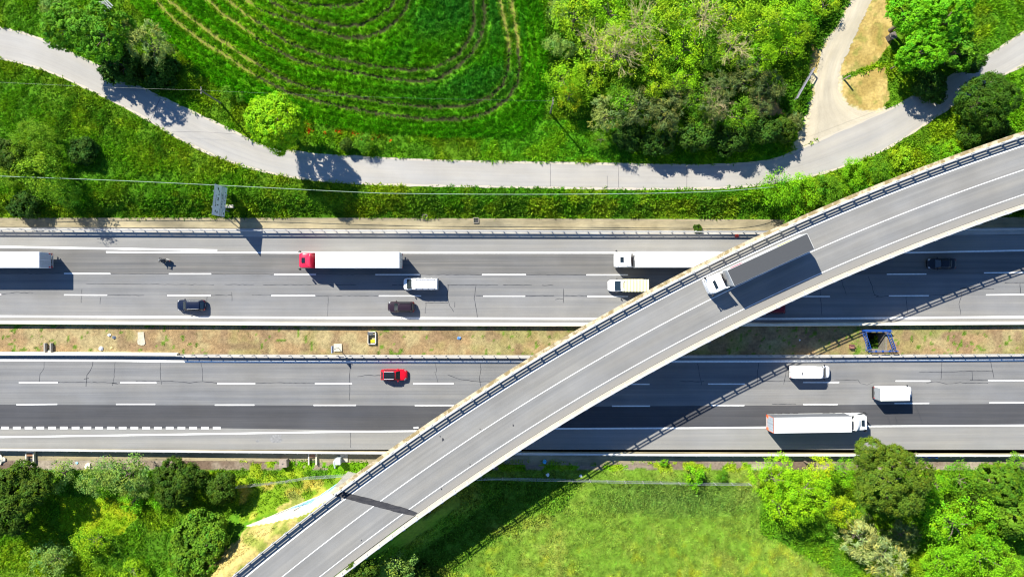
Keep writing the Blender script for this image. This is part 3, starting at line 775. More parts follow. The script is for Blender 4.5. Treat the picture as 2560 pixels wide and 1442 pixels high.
for t0, t1, h0, h1 in ((.2, 1.1, .05, .4), (1.2, 2.0, .05, .3), (2.05, 2.9, .12, .42), (2.9, 3.5, .2, .38)):
    n = 10
    lo_ = [wallpt(t0 + (t1 - t0) * k / n, h0 + .05 * math.sin(k * 1.7)) for k in range(n + 1)]; hi_ = [wallpt(t0 + (t1 - t0) * k / n, h1 + .07 * math.sin(k * 2.3)) for k in range(n + 1)]
    mb.add(lo_ + hi_, [(k, k + 1, n + 2 + k, n + 1 + k) for k in range(n)])
g = mb.build('graffiti', simple('pale_blue_spray_paint', (.25, .52, .68), .7, var=.2)); g.parent = wing; g.matrix_parent_inverse = Matrix.Identity(4)
mb = MB()
for t0, t1, h0, h1 in ((.3, 1.0, .12, .36), (2.1, 2.8, .2, .36), (2.3, 3.3, .42, .3), (3.4, 4.4, .3, .5), (4.6, 5.4, .3, .42), (2.7, 3.0, .5, .66)):
    pts_ = [wallpt(t0 + (t1 - t0) * k / 8, h0 + (h1 - h0) * k / 8 + .05 * math.sin(k * 2.9)) for k in range(9)]
    mb.tube(pts_, .05, 4)
g = mb.build('graffiti', simple('dark_spray_paint', (.07, .09, .14), .7, var=.2)); g.parent = wing; g.matrix_parent_inverse = Matrix.Identity(4)
# east abutment below the joint
mb = MB(); wall(mb, [BP(S_E + 1.4, -5.5, 0), BP(S_E + 1.4, 5.5, 0)], [8.9, 8.9], -1.2)
rel(mb.build('abutment', M_CONC))

# ================================================================== MOTORWAY BARRIERS
def yline(pts):
    w = [P(a, b, 0) for a, b in pts]; X = [p.x for p in w]; Y = [p.y for p in w]
    return lambda x: float(np.interp(x, X, Y))
def guard_rail(label, pts, x0, x1, face, step=2.0, shelf=0.0, zb=0.0, group='guard rails along the motorway'):
    """face: -1 road lies to the south of the rail, +1 to the north"""
    fy = yline(pts); c0 = Vector(((x0 + x1) / 2, fy((x0 + x1) / 2), zb))
    root = empty('guard_rail', c0, 0, label, 'guard rail', group)
    xs_ = np.linspace(x0, x1, int((x1 - x0) / 2) + 2)
    def rail(z, h_, dep, off, name, prof=None):
        mb = MB()
        pr = prof or [(-dep / 2, -h_ / 2), (dep / 2, -h_ / 2), (dep / 2, h_ / 2), (-dep / 2, h_ / 2)]
        mb.loft([[Vector((x, fy(x) + off + a, z + b)) - c0 for a, b in pr] for x in xs_])
        return mb.build(name, M_GALV, root)
    f = face; d = .09
    wprof = [(-.04 * f, -.22), (.05 * f, -.18), (.05 * f, -.10), (0, -.04), (0, .04), (.05 * f, .10), (.05 * f, .18), (-.04 * f, .22)]
    rail(zb + .62, 0, 0, .13 * f, 'beam', wprof)
    rail(zb + 1.17, .32, .08, .08 * f, 'top_rail')
    if shelf: 
        mb = MB(); mb.loft([[Vector((x, fy(x) + a, zb + .92 + b)) - c0 for a, b in ((.04 * f, 0), ((.04 + shelf) * f, 0), ((.04 + shelf) * f, .05), (.04 * f, .05))] for x in xs_])
        mb.build('spacer_shelf', simple('painted_spacer', (.78, .78, .76), .5, .1, var=.05), root)
    n = int((x1 - x0) / step); me = None
    for k in range(n + 1):
        x = x0 + .5 + k * step + random.uniform(-.04, .04)
        if x > x1: break
        if me is None:
            m2 = MB(); m2.box((0, 0, .6), (.14, .02, 1.32)); m2.box((-.06, -.04 * f, .6), (.02, .08, 1.32)); m2.box((.06, -.04 * f, .6), (.02, .08, 1.32))
            m2.box((0, .05 * f, .62), (.10, .09, .12))
            po = m2.build('post', M_GALV, root); me = po.data
        else:
            po = bpy.data.objects.new('post', me); COL.objects.link(po); po.parent = root
        po.location = Vector((x, fy(x), zb)) - c0
    return root
guard_rail('galvanised guard rail between the tan gutter and the upper carriageway', [(-200, 572.5), (860, 577), (1880, 579.5), (2660, 571)], -88, 88, -1)
guard_rail('guard rail with C shaped posts along the lower edge of the dry median', [(440, 887), (860, 889), (1400, 890), (2000, 888), (2660, 884)], -55.5, 88, -1)
guard_rail('white topped guard rail beyond the lower shoulder in front of the southern bushes', [(-200, 1121.5), (0, 1122), (860, 1130), (1700, 1135.5), (2660, 1137)], -88, 88, 1, shelf=.26)
# bolts of shadow come from the rails themselves; concrete median walls
def conc_wall(label, pts, x0, x1, wtop, wbot, h, mat=None):
    fy = yline(pts); c0 = Vector(((x0 + x1) / 2, fy((x0 + x1) / 2), 0)); mb = MB()
    xs_ = np.linspace(x0, x1, 60)
    mb.loft([[Vector((x, fy(x) + a, b)) - c0 for a, b in ((-wbot / 2, -.05), (wbot / 2, -.05), (wbot / 2, .12), (wtop / 2, h), (-wtop / 2, h), (-wbot / 2, .12))] for x in xs_])
    o = mb.build('concrete_barrier', mat or M_PALEC, loc=c0); tag(o, label, 'barrier', 'concrete median walls')
    return o
conc_wall('long cream concrete wall along the upper edge of the dry median', [(-200, 805), (0, 806), (860, 810.5), (1400, 811.5), (1950, 811), (2660, 807)], -120, 120, .34, .62, .98)
conc_wall('short concrete wall ending where the lower median guard rail starts', [(-200, 882.5), (0, 883.5), (300, 884.5), (448, 885.5)], -120, -55.6, .36, .62, .85)
# ================================================================== VEHICLES
_pc = {}
def paint(col, metal=0.0, rough=.3):
    k = (col, metal)
    if k not in _pc: _pc[k] = simple('vehicle_paint', col, rough, metal, spec=.28, coat=.15, var=.03)
    return _pc[k]
def wheels(root, xs_, half, r=.32, w=.22):
    for x in xs_:
        for s in (-1, 1):
            mb = MB(); mb.cyl((0, 0, 0), r, w, 'y', 18, .03)
            t = mb.build('wheel', M_TYRE, root, loc=(x, s * (half - w / 2), r))
            m2 = MB(); m2.cyl((0, s * (w / 2 - .01), 0), r * .62, .05, 'y', 14, .01); m2.build('rim', M_RIM, t)
def sect(w, zl, zt, x, tuck=.9, sh=.14, crown=.03):
    """half-rounded cross section of a car body at station x"""
    pr = [(-w * .80, zl), (-w * .97, zl + .10), (-w, (zl + zt) / 2), (-w * .985, zt - sh), (-w * tuck, zt - .03), (-w * .45, zt + crown), (w * .45, zt + crown), (w * tuck, zt - .03), (w * .985, zt - sh), (w, (zl + zt) / 2), (w * .97, zl + .10), (w * .80, zl)]
    return [(x, y, z) for y, z in pr]
def panel(name, pts, mat, root, th=.012):
    """thin outward plate from an outline of 4 or more points"""
    p = [Vector(q) for q in pts]; nn = (p[1] - p[0]).cross(p[2] - p[0]).normalized() * th
    mb = MB(); n = len(p)
    mb.add(p + [q + nn for q in p], [tuple(range(n - 1, -1, -1)), tuple(range(n, 2 * n))] + [(i, (i + 1) % n, n + (i + 1) % n, n + i) for i in range(n)])
    return mb.build(name, mat, root)
def gbox(name, a, b, zl, zh, mat, root, th=.0):
    """greenhouse: a = lower ring (x_front, x_rear, half width), b = upper ring"""
    pass

def car(px, py, rz, L, W, hgt, label, col, metal=0, kind='hatch', roofcol=None, rails=None, z=0, group='cars on the motorway', zc=.9):
    c = P(px, py, zc); root = empty('car', (c.x, c.y, z), rz, label, 'car', group)
    pm = paint(col, metal); w = W / 2; h = L / 2
    belt = hgt * .60; hood = hgt * .56
    rear = {'hatch': -h + .12, 'suv': -h + .08, 'sedan': -h + .9}[kind]
    mb = MB()
    st = [(h, .60, .34, .50), (h - .08, .74, .26, .60), (h - .28, .88, .22, hood - .14), (h - .62, .97, .2, hood - .06), (h - 1.0, 1.0, .2, hood), (h - 1.35, 1.0, .2, belt), (0, 1.0, .2, belt + .02), (-h + .95, 1.0, .2, belt + .03), (-h + .45, .97, .22, belt + .03), (-h + .14, .90, .28, belt - .02), (-h + .02, .80, .34, belt - .14), (-h, .68, .42, belt - .22)]
    mb.loft([sect(w * a, zl, zt, x) for x, a, zl, zt in st])
    body = mb.build('body', pm, root, smooth=True)
    # greenhouse core in body colour with glass set proud of it
    x0, x1 = h - 1.22, h - 1.95                      # windscreen foot / head
    y0, y1 = w * .90, w * .70
    xr1 = {'hatch': -h + .62, 'suv': -h + .42, 'sedan': -h + 1.45}[kind]; xr0 = {'hatch': -h + .18, 'suv': -h + .14, 'sedan': -h + .85}[kind]
    zb, zt = belt - .03, hgt
    mb = MB()
    def ringz(z, xf, xr, y): return [(xf, -y * .86, z), (xf + .04, 0, z), (xf, y * .86, z), (xf - .25, y, z), (xr + .2, y, z), (xr, y * .84, z), (xr - .03, 0, z), (xr, -y * .84, z), (xr + .2, -y, z), (xf - .25, -y, z)]
    mb.loft([ringz(zb, x0, xr0, y0), ringz((zb + zt) / 2, (x0 + x1) / 2 - .02, (xr0 + xr1) / 2 - .03, (y0 + y1) / 2 + .02), ringz(zt - .07, x1 + .06, xr1 - .05, y1 + .02), ringz(zt, x1 - .06, xr1 + .1, y1 - .07)])
    mb.build('cabin', pm, root, smooth=True)
    e = .03
    panel('windscreen', [(x0 + e, y0 * .80, zb + .05), (x0 + e, -y0 * .80, zb + .05), (x1 + .09 + e, -y1 * .84, zt - .09), (x1 + .09 + e, y1 * .84, zt - .09)][::-1], M_GLASS, root, .02)
    panel('rear_window', [(xr0 - e, -y0 * .74, zb + .12), (xr0 - e, y0 * .74, zb + .12), (xr1 - .08 - e, y1 * .80, zt - .09), (xr1 - .08 - e, -y1 * .80, zt - .09)][::-1], M_GLASS, root, .02)
    for s in (-1, 1):
        q = [(x0 - .42, s * (y0 + .012), zb + .06), (x1 - .12, s * (y1 + .05), zt - .10), (xr1 + .22, s * (y1 + .05), zt - .10), (xr0 + .35, s * (y0 + .012), zb + .06)]
        panel('side_window', q if s < 0 else q[::-1], M_GLASS, root, .015)
    # roof skin
    mb = MB(); n = 6; rows = []
    for k in range(n + 1):
        x = (x1 - .02) + ((xr1 + .04) - (x1 - .02)) * k / n
        rows.append([(x, y1 * f * .86, zt + .012 + .05 * (1 - f * f) * (1 - (2 * k / n - 1) ** 4 * .5)) for f in np.linspace(-1, 1, 7)])
    mb.loft(rows, closed=False)
    mb.build('roof', paint(roofcol, 0, .12) if roofcol else pm, root, smooth='all')
    if rails:
        for s in (-1, 1):
            m2 = MB(); m2.tube([(x1 - .15, s * y1 * .93, zt + .0), (x1 - .25, s * y1 * .93, zt + .06), (xr1 + .2, s * y1 * .93, zt + .06), (xr1 + .1, s * y1 * .93, zt)], .035, 6); m2.build('roof_rail', rails, root)
    for s in (-1, 1):
        panel('headlight', [(h - .10, s * w * .50, .56), (h - .20, s * w * .86, .56), (h - .52, s * w * .93, hood - .10), (h - .34, s * w * .62, hood - .08)][::(1 if s > 0 else -1)], M_LENS, root, .03)
        panel('taillight', [(-h + .0, s * w * .5, belt - .28), (-h + .10, s * w * .90, belt - .28), (-h + .26, s * w * .95, belt - .02), (-h + .06, s * w * .6, belt - .06)][::(-1 if s > 0 else 1)], M_RED, root, .03)
        m2 = MB(); m2.box((x0 - .28, s * (w + .07), belt + .05), (.14, .22, .15)); m2.build('mirror', pm, root, bevel=.03)
    m2 = MB(); m2.box((h - .03, 0, .42), (.06, W * .5, .14)); m2.build('grille', M_BLACK, root)
    m2 = MB(); m2.box((-h - .0, 0, .62), (.04, .5, .12)); m2.build('number_plate', M_LENS, root)
    wheels(root, (h - .85, -h + .85), w - .02)
    return root

def van(px, py, rz, L, W, hgt, label, nose=1.0, z=0, zc=1.6, box=None, ribs=0, col=(.80, .80, .80), sidewin=False, cat='van', group='vans on the motorway'):
    """panel van or, with box = (x_front, x_rear, half width, z_low, z_high, colour), a cab with a cargo body"""
    c = P(px, py, zc); root = empty('van' if box is None else 'light_truck', (c.x, c.y, z), rz, label, cat, group)
    pm = paint(col); w = W / 2; h = L / 2; hood = 1.12; ch = hgt if box is None else 2.05
    re = -h if box is None else box[0] - .05
    mb = MB()
    st = [(h, .62, .4, .72), (h - .10, .80, .3, .92), (h - .35, .93, .25, hood - .06), (h - nose * .75, .99, .25, hood + .03), (h - nose, 1.0, .25, hood + .10)]
    st += [(re + .05, 1.0, .25, hood + .12), (re, .97, .3, hood + .10)]
    mb.loft([sect(w * a, zl, zt, x) for x, a, zl, zt in st]); mb.build('body', pm, root, smooth=True)
    x0 = h - nose + .18; x1 = x0 - 1.0; zb = hood + .05; zt = ch
    y0, y1 = w * .97, w * .86
    mb = MB()
    def ringz(z, xf, xr, y): return [(xf - .10, -y * .88, z), (xf, -y * .4, z), (xf, y * .4, z), (xf - .10, y * .88, z), (xf - .35, y, z), (xr + .08, y, z), (xr, y * .93, z), (xr, -y * .93, z), (xr + .08, -y, z), (xf - .35, -y, z)]
    mb.loft([ringz(zb, x0, re + .01, y0), ringz(zb + .35, x0 - .36, re + .01, y0 * .99), ringz(zt - .14, x1 + .06, re + .04, y1 + .07), ringz(zt - .03, x1 - .08, re + .10, y1), ringz(zt, x1 - .25, re + .22, y1 - .09)])
    mb.build('roof', pm, root, smooth=True)
    e = .03
    panel('windscreen', [(x0 - .02, y0 * .80, zb + .10), (x0 - .02, -y0 * .80, zb + .10), (x1 + .10, -y1 * .88, zt - .14), (x1 + .10, y1 * .88, zt - .14)][::-1], M_GLASS, root, .03)
    for s in (-1, 1):
        q = [(x0 - .50, s * (y0 + .012), zb + .10), (x1 - .05, s * (y1 + .09), zt - .22), (x1 - .80, s * (y1 + .09), zt - .22), (x1 - .80, s * (y0 + .012), zb + .10)]
        panel('side_window', q if s < 0 else q[::-1], M_GLASS, root, .015)
        if sidewin:
            for a in np.arange(x1 - 1.0, re + .9, -1.1):
                q = [(a, s * (y0 + .012), zb + .15), (a, s * (y1 + .10), zt - .25), (a - .95, s * (y1 + .10), zt - .25), (a - .95, s * (y0 + .012), zb + .15)]
                panel('side_window', q if s < 0 else q[::-1], M_GLASS, root, .015)
        panel('headlight', [(h - .10, s * w * .50, .72), (h - .22, s * w * .84, .72), (h - .50, s * w * .92, hood - .10), (h - .30, s * w * .62, hood - .06)][::(1 if s > 0 else -1)], M_LENS, root, .03)
        m2 = MB(); m2.box((x0 - .35, s * (w + .14), hood + .25), (.12, .24, .32)); m2.build('mirror', M_BLACK, root, bevel=.03)
        m2 = MB(); m2.box((-h + .02, s * w * .86, .95), (.06, .14, .34)); m2.build('taillight', M_RED, root)
    m2 = MB(); m2.box((h - .03, 0, .55), (.06, W * .55, .2)); m2.build('grille', M_BLACK, root)
    for bx, bl, bz in ((h - .35, .5, .34), (-h + .1, .3, .45)):
        m2 = MB(); m2.box((bx, 0, bz), (bl, W * .9, .19)); m2.build('bumper', M_BLACK, root, bevel=.03)
    for k in range(ribs):
        x = x1 - .75 + (re + .5 - x1 + .75) * k / max(1, ribs - 1)
        m2 = MB(); m2.box((x, 0, zt + .012), (.09, W * .74, .03)); m2.build('roof_rib', simple('shaded_rib_paint', (.46, .47, .48), .5, var=.05), root)
    if ribs:
        for s in (-1, 1):
            m2 = MB(); m2.box(((x1 + re) / 2 - .1, s * W * .36, zt + .04), ((x1 - re) * .82, .05, .06)); m2.build('roof_bar', M_RIM, root)
            for k in range(4):
                m3 = MB(); m3.box((x1 - .7 + (re + .5 - x1 + .7) * k / 3, s * W * .40, zt + .05), (.10, .08, .08)); m3.build('roof_mount', M_BLACK, root)
    elif box is None:
        m2 = MB(); m2.box((-h + 1.3, -.1, zt + .03), (.12, .42, .08)); m2.build('roof_vent', M_BLACK, root)
        for s in (-1, 1):
            m2 = MB(); m2.box((-h + .45, s * .8 * w, zt + .0), (.08, .08, .06)); m2.build('roof_lamp', M_BLACK, root)
        m2 = MB(); m2.box((-h - .01, 0, hgt * .56), (.03, .02, hgt * .7)); m2.build('door_seam', M_BLACK, root)
    wheels(root, (h - .95, -h + 1.1), w - .02, .34, .22)
    return root, pm

def semi(front, rz, z, label, cabcol, trailer_len=13.4, roof=(.86, .86, .86), side=None, rear='plain', hatch=True, group='articulated lorries', deflector=True):
    """articulated lorry, origin on the ground under the cab's front"""
    root = empty('lorry', (front.x, front.y, z), rz, label, 'lorry', group)
    pm = paint(cabcol); tw = paint(roof)
    cw = 1.24
    # cab: lofted shell
    mb = MB()
    def ring(x, w, zl, zt): return [(x, -w * .94, zl), (x, -w, zl + .25), (x, -w, zt - .35), (x, -w * .93, zt - .10), (x, -w * .75, zt), (x, w * .75, zt), (x, w * .93, zt - .10), (x, w, zt - .35), (x, w, zl + .25), (x, w * .94, zl)]
    mb.loft([ring(0.0, cw * .86, .45, 1.55), ring(-.12, cw * .96, .4, 2.1), ring(-.32, cw, .4, 2.85), ring(-.55, cw, .4, 3.08), ring(-1.0, cw, .4, 3.15), ring(-1.95, cw, .4, 3.18), ring(-2.25, cw * .99, .6, 3.12)])
    mb.build('cab', pm, root, smooth=True)
    panel('windscreen', [(-.06, 1.06, 1.66), (-.06, -1.06, 1.66), (-.50, -1.08, 2.90), (-.50, 1.08, 2.90)][::-1], M_GLASS, root, .04)
    m2 = MB(); m2.box((-.36, 0, 2.98), (.22, 2.1, .05)); m2.build('sun_visor', pm, root, bevel=.01)
    for s in (-1, 1):
        q = [(-.45, s * 1.245, 1.7), (-.55, s * 1.245, 2.6), (-1.3, s * 1.245, 2.6), (-1.3, s * 1.245, 1.6)]
        panel('side_window', q if s < 0 else q[::-1], M_GLASS, root, .015)
        m2 = MB(); m2.box((-.18, s * 1.45, 2.25), (.16, .26, .75)); m2.box((-.10, s * 1.36, 2.72), (.30, .10, .10)); m2.build('mirror', M_BLACK, root, bevel=.03)
        m2 = MB(); m2.box((-.04, s * .88, .85), (.12, .40, .26)); m2.build('headlight', M_LENS, root, bevel=.03)
    if hatch:
        hs = hatch if isinstance(hatch, tuple) else (.58, .85)
        m2 = MB(); m2.box((-.95, 0, 3.20), (*hs, .05)); m2.build('roof_hatch', M_GLASS, root, bevel=.015)
    m2 = MB(); m2.box((-.05, 0, 1.15), (.08, 1.5, .5)); m2.build('grille', M_BLACK, root)
    if deflector:
        mb = MB(); rws = []
        for x, z_, w_ in ((-1.25, 3.18, .70), (-1.55, 3.42, .95), (-1.95, 3.72, 1.10), (-2.25, 3.86, 1.16)):
            rws.append([(x - .12 * (f * f) * (x < -1.4), w_ * f, z_ - .18 * f ** 4) for f in np.linspace(-1, 1, 9)])
        back = [[(p[0] - .06, p[1], p[2] - .10) for p in r_] for r_ in rws]
        n = len(rws); allr = rws + back[::-1]
        mb.loft(allr + [allr[0]], closed=False); mb.build('roof_deflector', pm, root, smooth='all')
    for s in (-1, 1):
        m2 = MB(); m2.box((-2.52, s * 1.19, 1.9), (.55, .07, 2.4)); m2.build('side_fairing', pm, root, bevel=.03)
        m2 = MB(); m2.cyl((-3.0 - .7, s * .95, .75), .32, 1.1, 'x', 14, .04); m2.build('fuel_tank', M_GALV, root, smooth=True)
    m2 = MB(); m2.box((-4.0, 0, .85), (4.2, .9, .28)); m2.build('chassis', M_STEEL, root)
    m2 = MB()
    for k in range(4): m2.tube([(-2.45, -.5 + .33 * k, 1.3), (-2.72, -.55 + .36 * k, 1.0), (-3.0, -.4 + .25 * k, 1.4)], .03, 5)
    m2.build('coupling_hose', simple('rust_red_hose', (.30, .12, .07), .6, var=.2), root)
    # trailer
    xf = -3.15; xr = xf - trailer_len; tz0, tz1 = 1.15, 4.0; hw = 1.275
    sd = paint(side) if side else tw
    mb = MB(); mb.box(((xf + xr) / 2, 0, (tz0 + tz1) / 2), (trailer_len, 2 * hw, tz1 - tz0)); box = mb.build('trailer_box', sd, root, bevel=.035)
    mb = MB(); mb.box(((xf + xr) / 2, 0, tz1 + .012), (trailer_len - .12, 2 * hw - .10, .03)); mb.build('trailer_roof', tw, root)
    m2 = MB()
    for s in (-1, 1): m2.box(((xf + xr) / 2, s * (hw + .005), tz0 + .12), (trailer_len, .04, .14)); m2.box(((xf + xr) / 2, s * (hw + .005), tz1 - .06), (trailer_len, .035, .08))
    m2.build('side_rail', M_GALV, root)
    dm = simple('trailer_door', {'plain': (.62, .61, .56), 'grey': (.36, .42, .50), 'orange': (.34, .40, .46)}[rear], .55, var=.08)
    for s in (-1, 1):
        m2 = MB(); m2.box((xr - .02, s * .62, (tz0 + tz1) / 2), (.05, 1.18, tz1 - tz0 - .14)); d = m2.build('rear_door', dm, root)
        for k in (-.25, .2):
            m3 = MB(); m3.tube([(xr - .07, s * .5 + k, tz0 + .1), (xr - .07, s * .5 + k, tz1 - .12)], .025, 6); m3.build('lock_bar', M_GALV, d)
        m2 = MB(); m2.box((xr - .05, s * 1.05, 1.02), (.08, .36, .22)); m2.build('taillight', M_RED, root)
    if rear == 'orange':
        m2 = MB(); om = simple('orange_reflective_tape', (.75, .16, .03), .5, var=.05)
        m2.box((xr - .055, 0, tz1 - .06), (.02, 2.5, .09)); m2.box((xr - .055, 0, tz0 + .04), (.02, 2.5, .09))
        for s in (-1, 1): m2.box((xr - .055, s * 1.22, (tz0 + tz1) / 2), (.02, .08, tz1 - tz0 - .3)); m2.box((xr - .058, s * .95, tz0 + .42), (.02, .5, .5))
        m2.build('reflective_tape', om, root)
    if rear == 'grey':
        for s in (-1, 1):
            m2 = MB(); m2.box((xr - .055, s * 1.12, tz0 + .45), (.03, .22, .4)); m2.build('marker_plate', M_RED, root)
    m2 = MB(); m2.box((xr + .1, 0, .62), (.14, 2.3, .16)); m2.box((xr + .25, .6, .82), (.12, .1, .5)); m2.box((xr + .25, -.6, .82), (.12, .1, .5)); m2.build('underrun_bar', M_GALV, root)
    m2 = MB(); m2.box(((xf + xr) / 2 - .8, .45, 1.0), (trailer_len - 3.0, .14, .3)); m2.box(((xf + xr) / 2 - .8, -.45, 1.0), (trailer_len - 3.0, .14, .3)); m2.build('trailer_frame', M_STEEL, root)
    for s in (-1, 1):
        m2 = MB(); m2.box((xf - 2.6, s * .9, .6), (.14, .14, 1.0)); m2.box((xf - 2.6, s * .9, .1), (.3, .3, .06)); m2.build('landing_leg', M_STEEL, root)
        m2 = MB(); m2.box((xf - 5.2, s * 1.2, .75), (4.0, .04, .55)); m2.build('side_guard', M_GALV, root)
    wheels(root, (-1.25,), 1.22, .5, .32); wheels(root, (-4.85,), 1.22, .5, .55)
    wheels(root, (xr + 1.7, xr + 3.0, xr + 4.3), 1.22, .5, .38)
    return root, xf, xr, hw

PI = math.pi
WHITE = (.80, .80, .80)
def G(px, py, z): return P(px, py, z)
# westbound lorries (heading left in the picture)
f = G(98, 649.5, 4.0); semi(Vector((f.x - 16.55, f.y, 0)), PI, 0, 'white lorry leaving at the left edge with its grey rear doors in view', WHITE, rear='grey')
f = G(747, 651, 2.4); semi(Vector((f.x, f.y, 0)), PI, 0, 'lorry with a red cab and a long white trailer', (.62, .02, .06), trailer_len=13.55)
f = G(1538.5, 649.5, 2.4); semi(Vector((f.x, f.y, 0)), PI, 0, 'white lorry with a white cab driving in under the flyover', WHITE)
f = G(2166, 1054.5, 2.4); semi(Vector((f.x, f.y, 0)), R(.9), 0, 'white lorry with orange edged rear doors on the lower carriageway', WHITE, trailer_len=12.6, side=(.15, .16, .18), rear='orange', hatch=(.5, 1.0))
f = P(1770.6, 718, 12.0)
lorry, xf, xr, hw = semi(Vector((f.x, f.y, 0)), R(204.8), 9.52, 'lorry with a white cab and a flat grey trailer crossing the flyover', WHITE, trailer_len=13.0, roof=(.072, .074, .076), side=(.45, .46, .47), rear='plain', deflector=False, hatch=(.45, 1.25))
for k, (x, ln, zc_, hh, cc) in enumerate(((xf - 1.9, 2.0, 3.3, 1.0, (.62, .05, .10)), (xf - 3.4, 1.6, 3.4, .7, (.80, .80, .80)), (xf - 6.2, 2.6, 3.4, .7, (.80, .80, .78)), (xf - 9.6, 2.2, 3.3, .9, (.55, .75, .08)))):
    m2 = MB(); m2.box((x, -hw - .012, zc_), (ln, .02, hh)); m2.build('side_graphic', simple('side_graphic', cc, .5, var=.05), lorry)

car(476, 763, PI, 4.72, 1.85, 1.52, 'dark navy car with thin silver roof rails in the lane by the median', (.006, .011, .030), kind='hatch', rails=M_RIM)
car(1002, 767, PI, 4.45, 1.80, 1.66, 'dark purple brown estate car with roof rails beside the white minibus', (.022, .013, .020), kind='suv', rails=M_BLACK)
car(2356, 659, PI, 4.72, 1.80, 1.45, 'dark saloon car driving in the shade of the flyover', (.010, .014, .022), kind='sedan')
car(1929, 771, PI, 4.7, 1.85, 1.55, 'dark red car half hidden under the flyover edge', (.16, .008, .014), kind='suv')
car(984.5, 937, 0, 4.42, 1.88, 1.60, 'bright red car with a black roof on the lower carriageway', (.62, .006, .02), kind='hatch', roofcol=(.012, .016, .02), rails=simple('bright_rail', (.85, .85, .85), .3, .2, var=0))
v, pm = van(1050.6, 710, PI, 5.75, 2.02, 2.25, 'white minibus with a ribbed roof and roof bars following the red lorry', nose=.8, ribs=6, sidewin=True)
v, pm = van(2030, 930.5, 0, 6.6, 2.05, 2.5, 'long white van with a smooth roof on the lower carriageway', nose=1.0)
# cab with ribbed cream cargo cover
v, pm = van(1571, 714, PI, 6.6, 2.0, 2.1, 'white pickup truck with a cream ribbed cargo cover entering the flyover edge', nose=1.25, box=(.98, 0, 0, 0, 0), cat='pickup truck', group='light trucks', zc=1.5)
M_TARP = simple('cream_tarpaulin', (.66, .61, .38), .75, var=.08)
mb = MB()
rws = []
for k in range(33):
    x = .92 - 4.2 * k / 32; bz = 1.92 + .05 * math.cos(2 * PI * k / 4)
    rws.append([(x, -1.06, .75), (x, -1.07, bz - .12), (x, -.95, bz), (x, 0, bz + .05), (x, .95, bz), (x, 1.07, bz - .12), (x, 1.06, .75)])
mb.loft(rws); mb.build('cargo_cover', M_TARP, v, smooth=True)
m2 = MB(); m2.box((-1.18, 0, .68), (4.2, 2.1, .14)); m2.build('load_bed', M_STEEL, v)
# box van
v, pm = van(2238, 982, R(.8), 6.3, 2.0, 3.1, 'white box van with a cab lower than its cargo box beside the dark lane', nose=.85, box=(1.75, 0, 0, 0, 0), cat='box van', group='light trucks', zc=1.6)
mb = MB(); mb.box((-.72, 0, 1.93), (4.75, 2.2, 2.1)); mb.build('cargo_box', paint((.78, .78, .75)), v, bevel=.10)
mb = MB(); mb.box((-.72, 0, 3.0), (4.6, 2.08, .03)); mb.build('cargo_roof', simple('ivory_roof', (.80, .79, .70), .5, var=.04), v)
m2 = MB(); m2.box((-3.12, 0, 1.95), (.05, 1.95, 1.8)); dr = m2.build('rear_door', simple('grey_roller_door', (.27, .29, .31), .5, var=.06), v)
m3 = MB(); m3.box((-3.16, 0, 1.1), (.05, .5, .08)); m3.build('door_handle', M_STEEL, dr)
m2 = MB(); m2.box((-1.0, 0, .72), (4.3, 2.05, .16)); m2.build('load_bed', M_STEEL, v)

# ------------------------------------------------------------------ motorcycle and rider
c = P(409, 651, .8); bike = empty('motorcycle', (c.x, c.y, 0), PI + R(-6), 'dark motorcycle heading left in the slow lane', 'motorcycle')
for x in (.72, -.72):
    mb = MB(); mb.cyl((0, 0, 0), .31, .15, 'y', 20, .05); w_ = mb.build('wheel', M_TYRE, bike, loc=(x, 0, .31))
    m2 = MB(); m2.cyl((0, 0, 0), .19, .17, 'y', 14, .02); m2.build('rim', M_RIM, w_)
mb = MB()
mb.loft([[(x, w * math.cos(a), zc_ + hh * math.sin(a)) for a in np.linspace(0, 2 * PI, 10)[:-1]] for x, w, zc_, hh in ((.78, .05, .72, .08), (.62, .19, .80, .20), (.35, .21, .78, .26), (.1, .19, .80, .22), (-.2, .16, .74, .16), (-.55, .15, .80, .11), (-.88, .11, .88, .08), (-1.0, .03, .90, .04))])
mb.build('body', paint((.02, .022, .026)), bike, smooth='all')
mb = MB(); mb.loft([[(x, w * math.cos(a), zc_ + hh * math.sin(a)) for a in np.linspace(0, 2 * PI, 8)[:-1]] for x, w, zc_, hh in ((.0, .10, .88, .05), (-.2, .17, .86, .06), (-.6, .16, .92, .06), (-.85, .08, .95, .04))]); mb.build('seat', M_BLACK, bike, smooth='all')
mb = MB(); mb.box((.02, 0, .45), (.5, .34, .36)); mb.build('engine', M_STEEL, bike, bevel=.06)
mb = MB(); mb.tube([(.52, -.40, 1.02), (.56, -.2, 1.04), (.62, 0, 1.02), (.56, .2, 1.04), (.52, .40, 1.02)], .022, 6); mb.build('handlebar', M_STEEL, bike)
for s in (-1, 1):
    mb = MB(); mb.tube([(.60, s * .09, .95), (.72, s * .09, .31)], .035, 6); mb.build('fork', M_GALV, bike)
    mb = MB(); mb.tube([(-.1, s * .14, .4), (-.72, s * .1, .31)], .03, 6); mb.build('swingarm', M_STEEL, bike)
    mb = MB(); mb.tube([(.62, s * .22, 1.02), (.58, s * .36, 1.16)], .012, 5); mb.box((.57, s * .38, 1.18), (.05, .13, .08)); mb.build('mirror', M_BLACK, bike)
mb = MB(); mb.loft([[(.74, y, .95 - abs(y)), (.56, y * 1.1, 1.27 - abs(y) * .4), (.545, y * 1.1, 1.26 - abs(y) * .4), (.72, y, .94 - abs(y))] for y in (-.16, -.08, 0, .08, .16)]); mb.build('windscreen', simple('pale_windscreen', (.55, .60, .65), .08, spec=.9, var=0), bike)
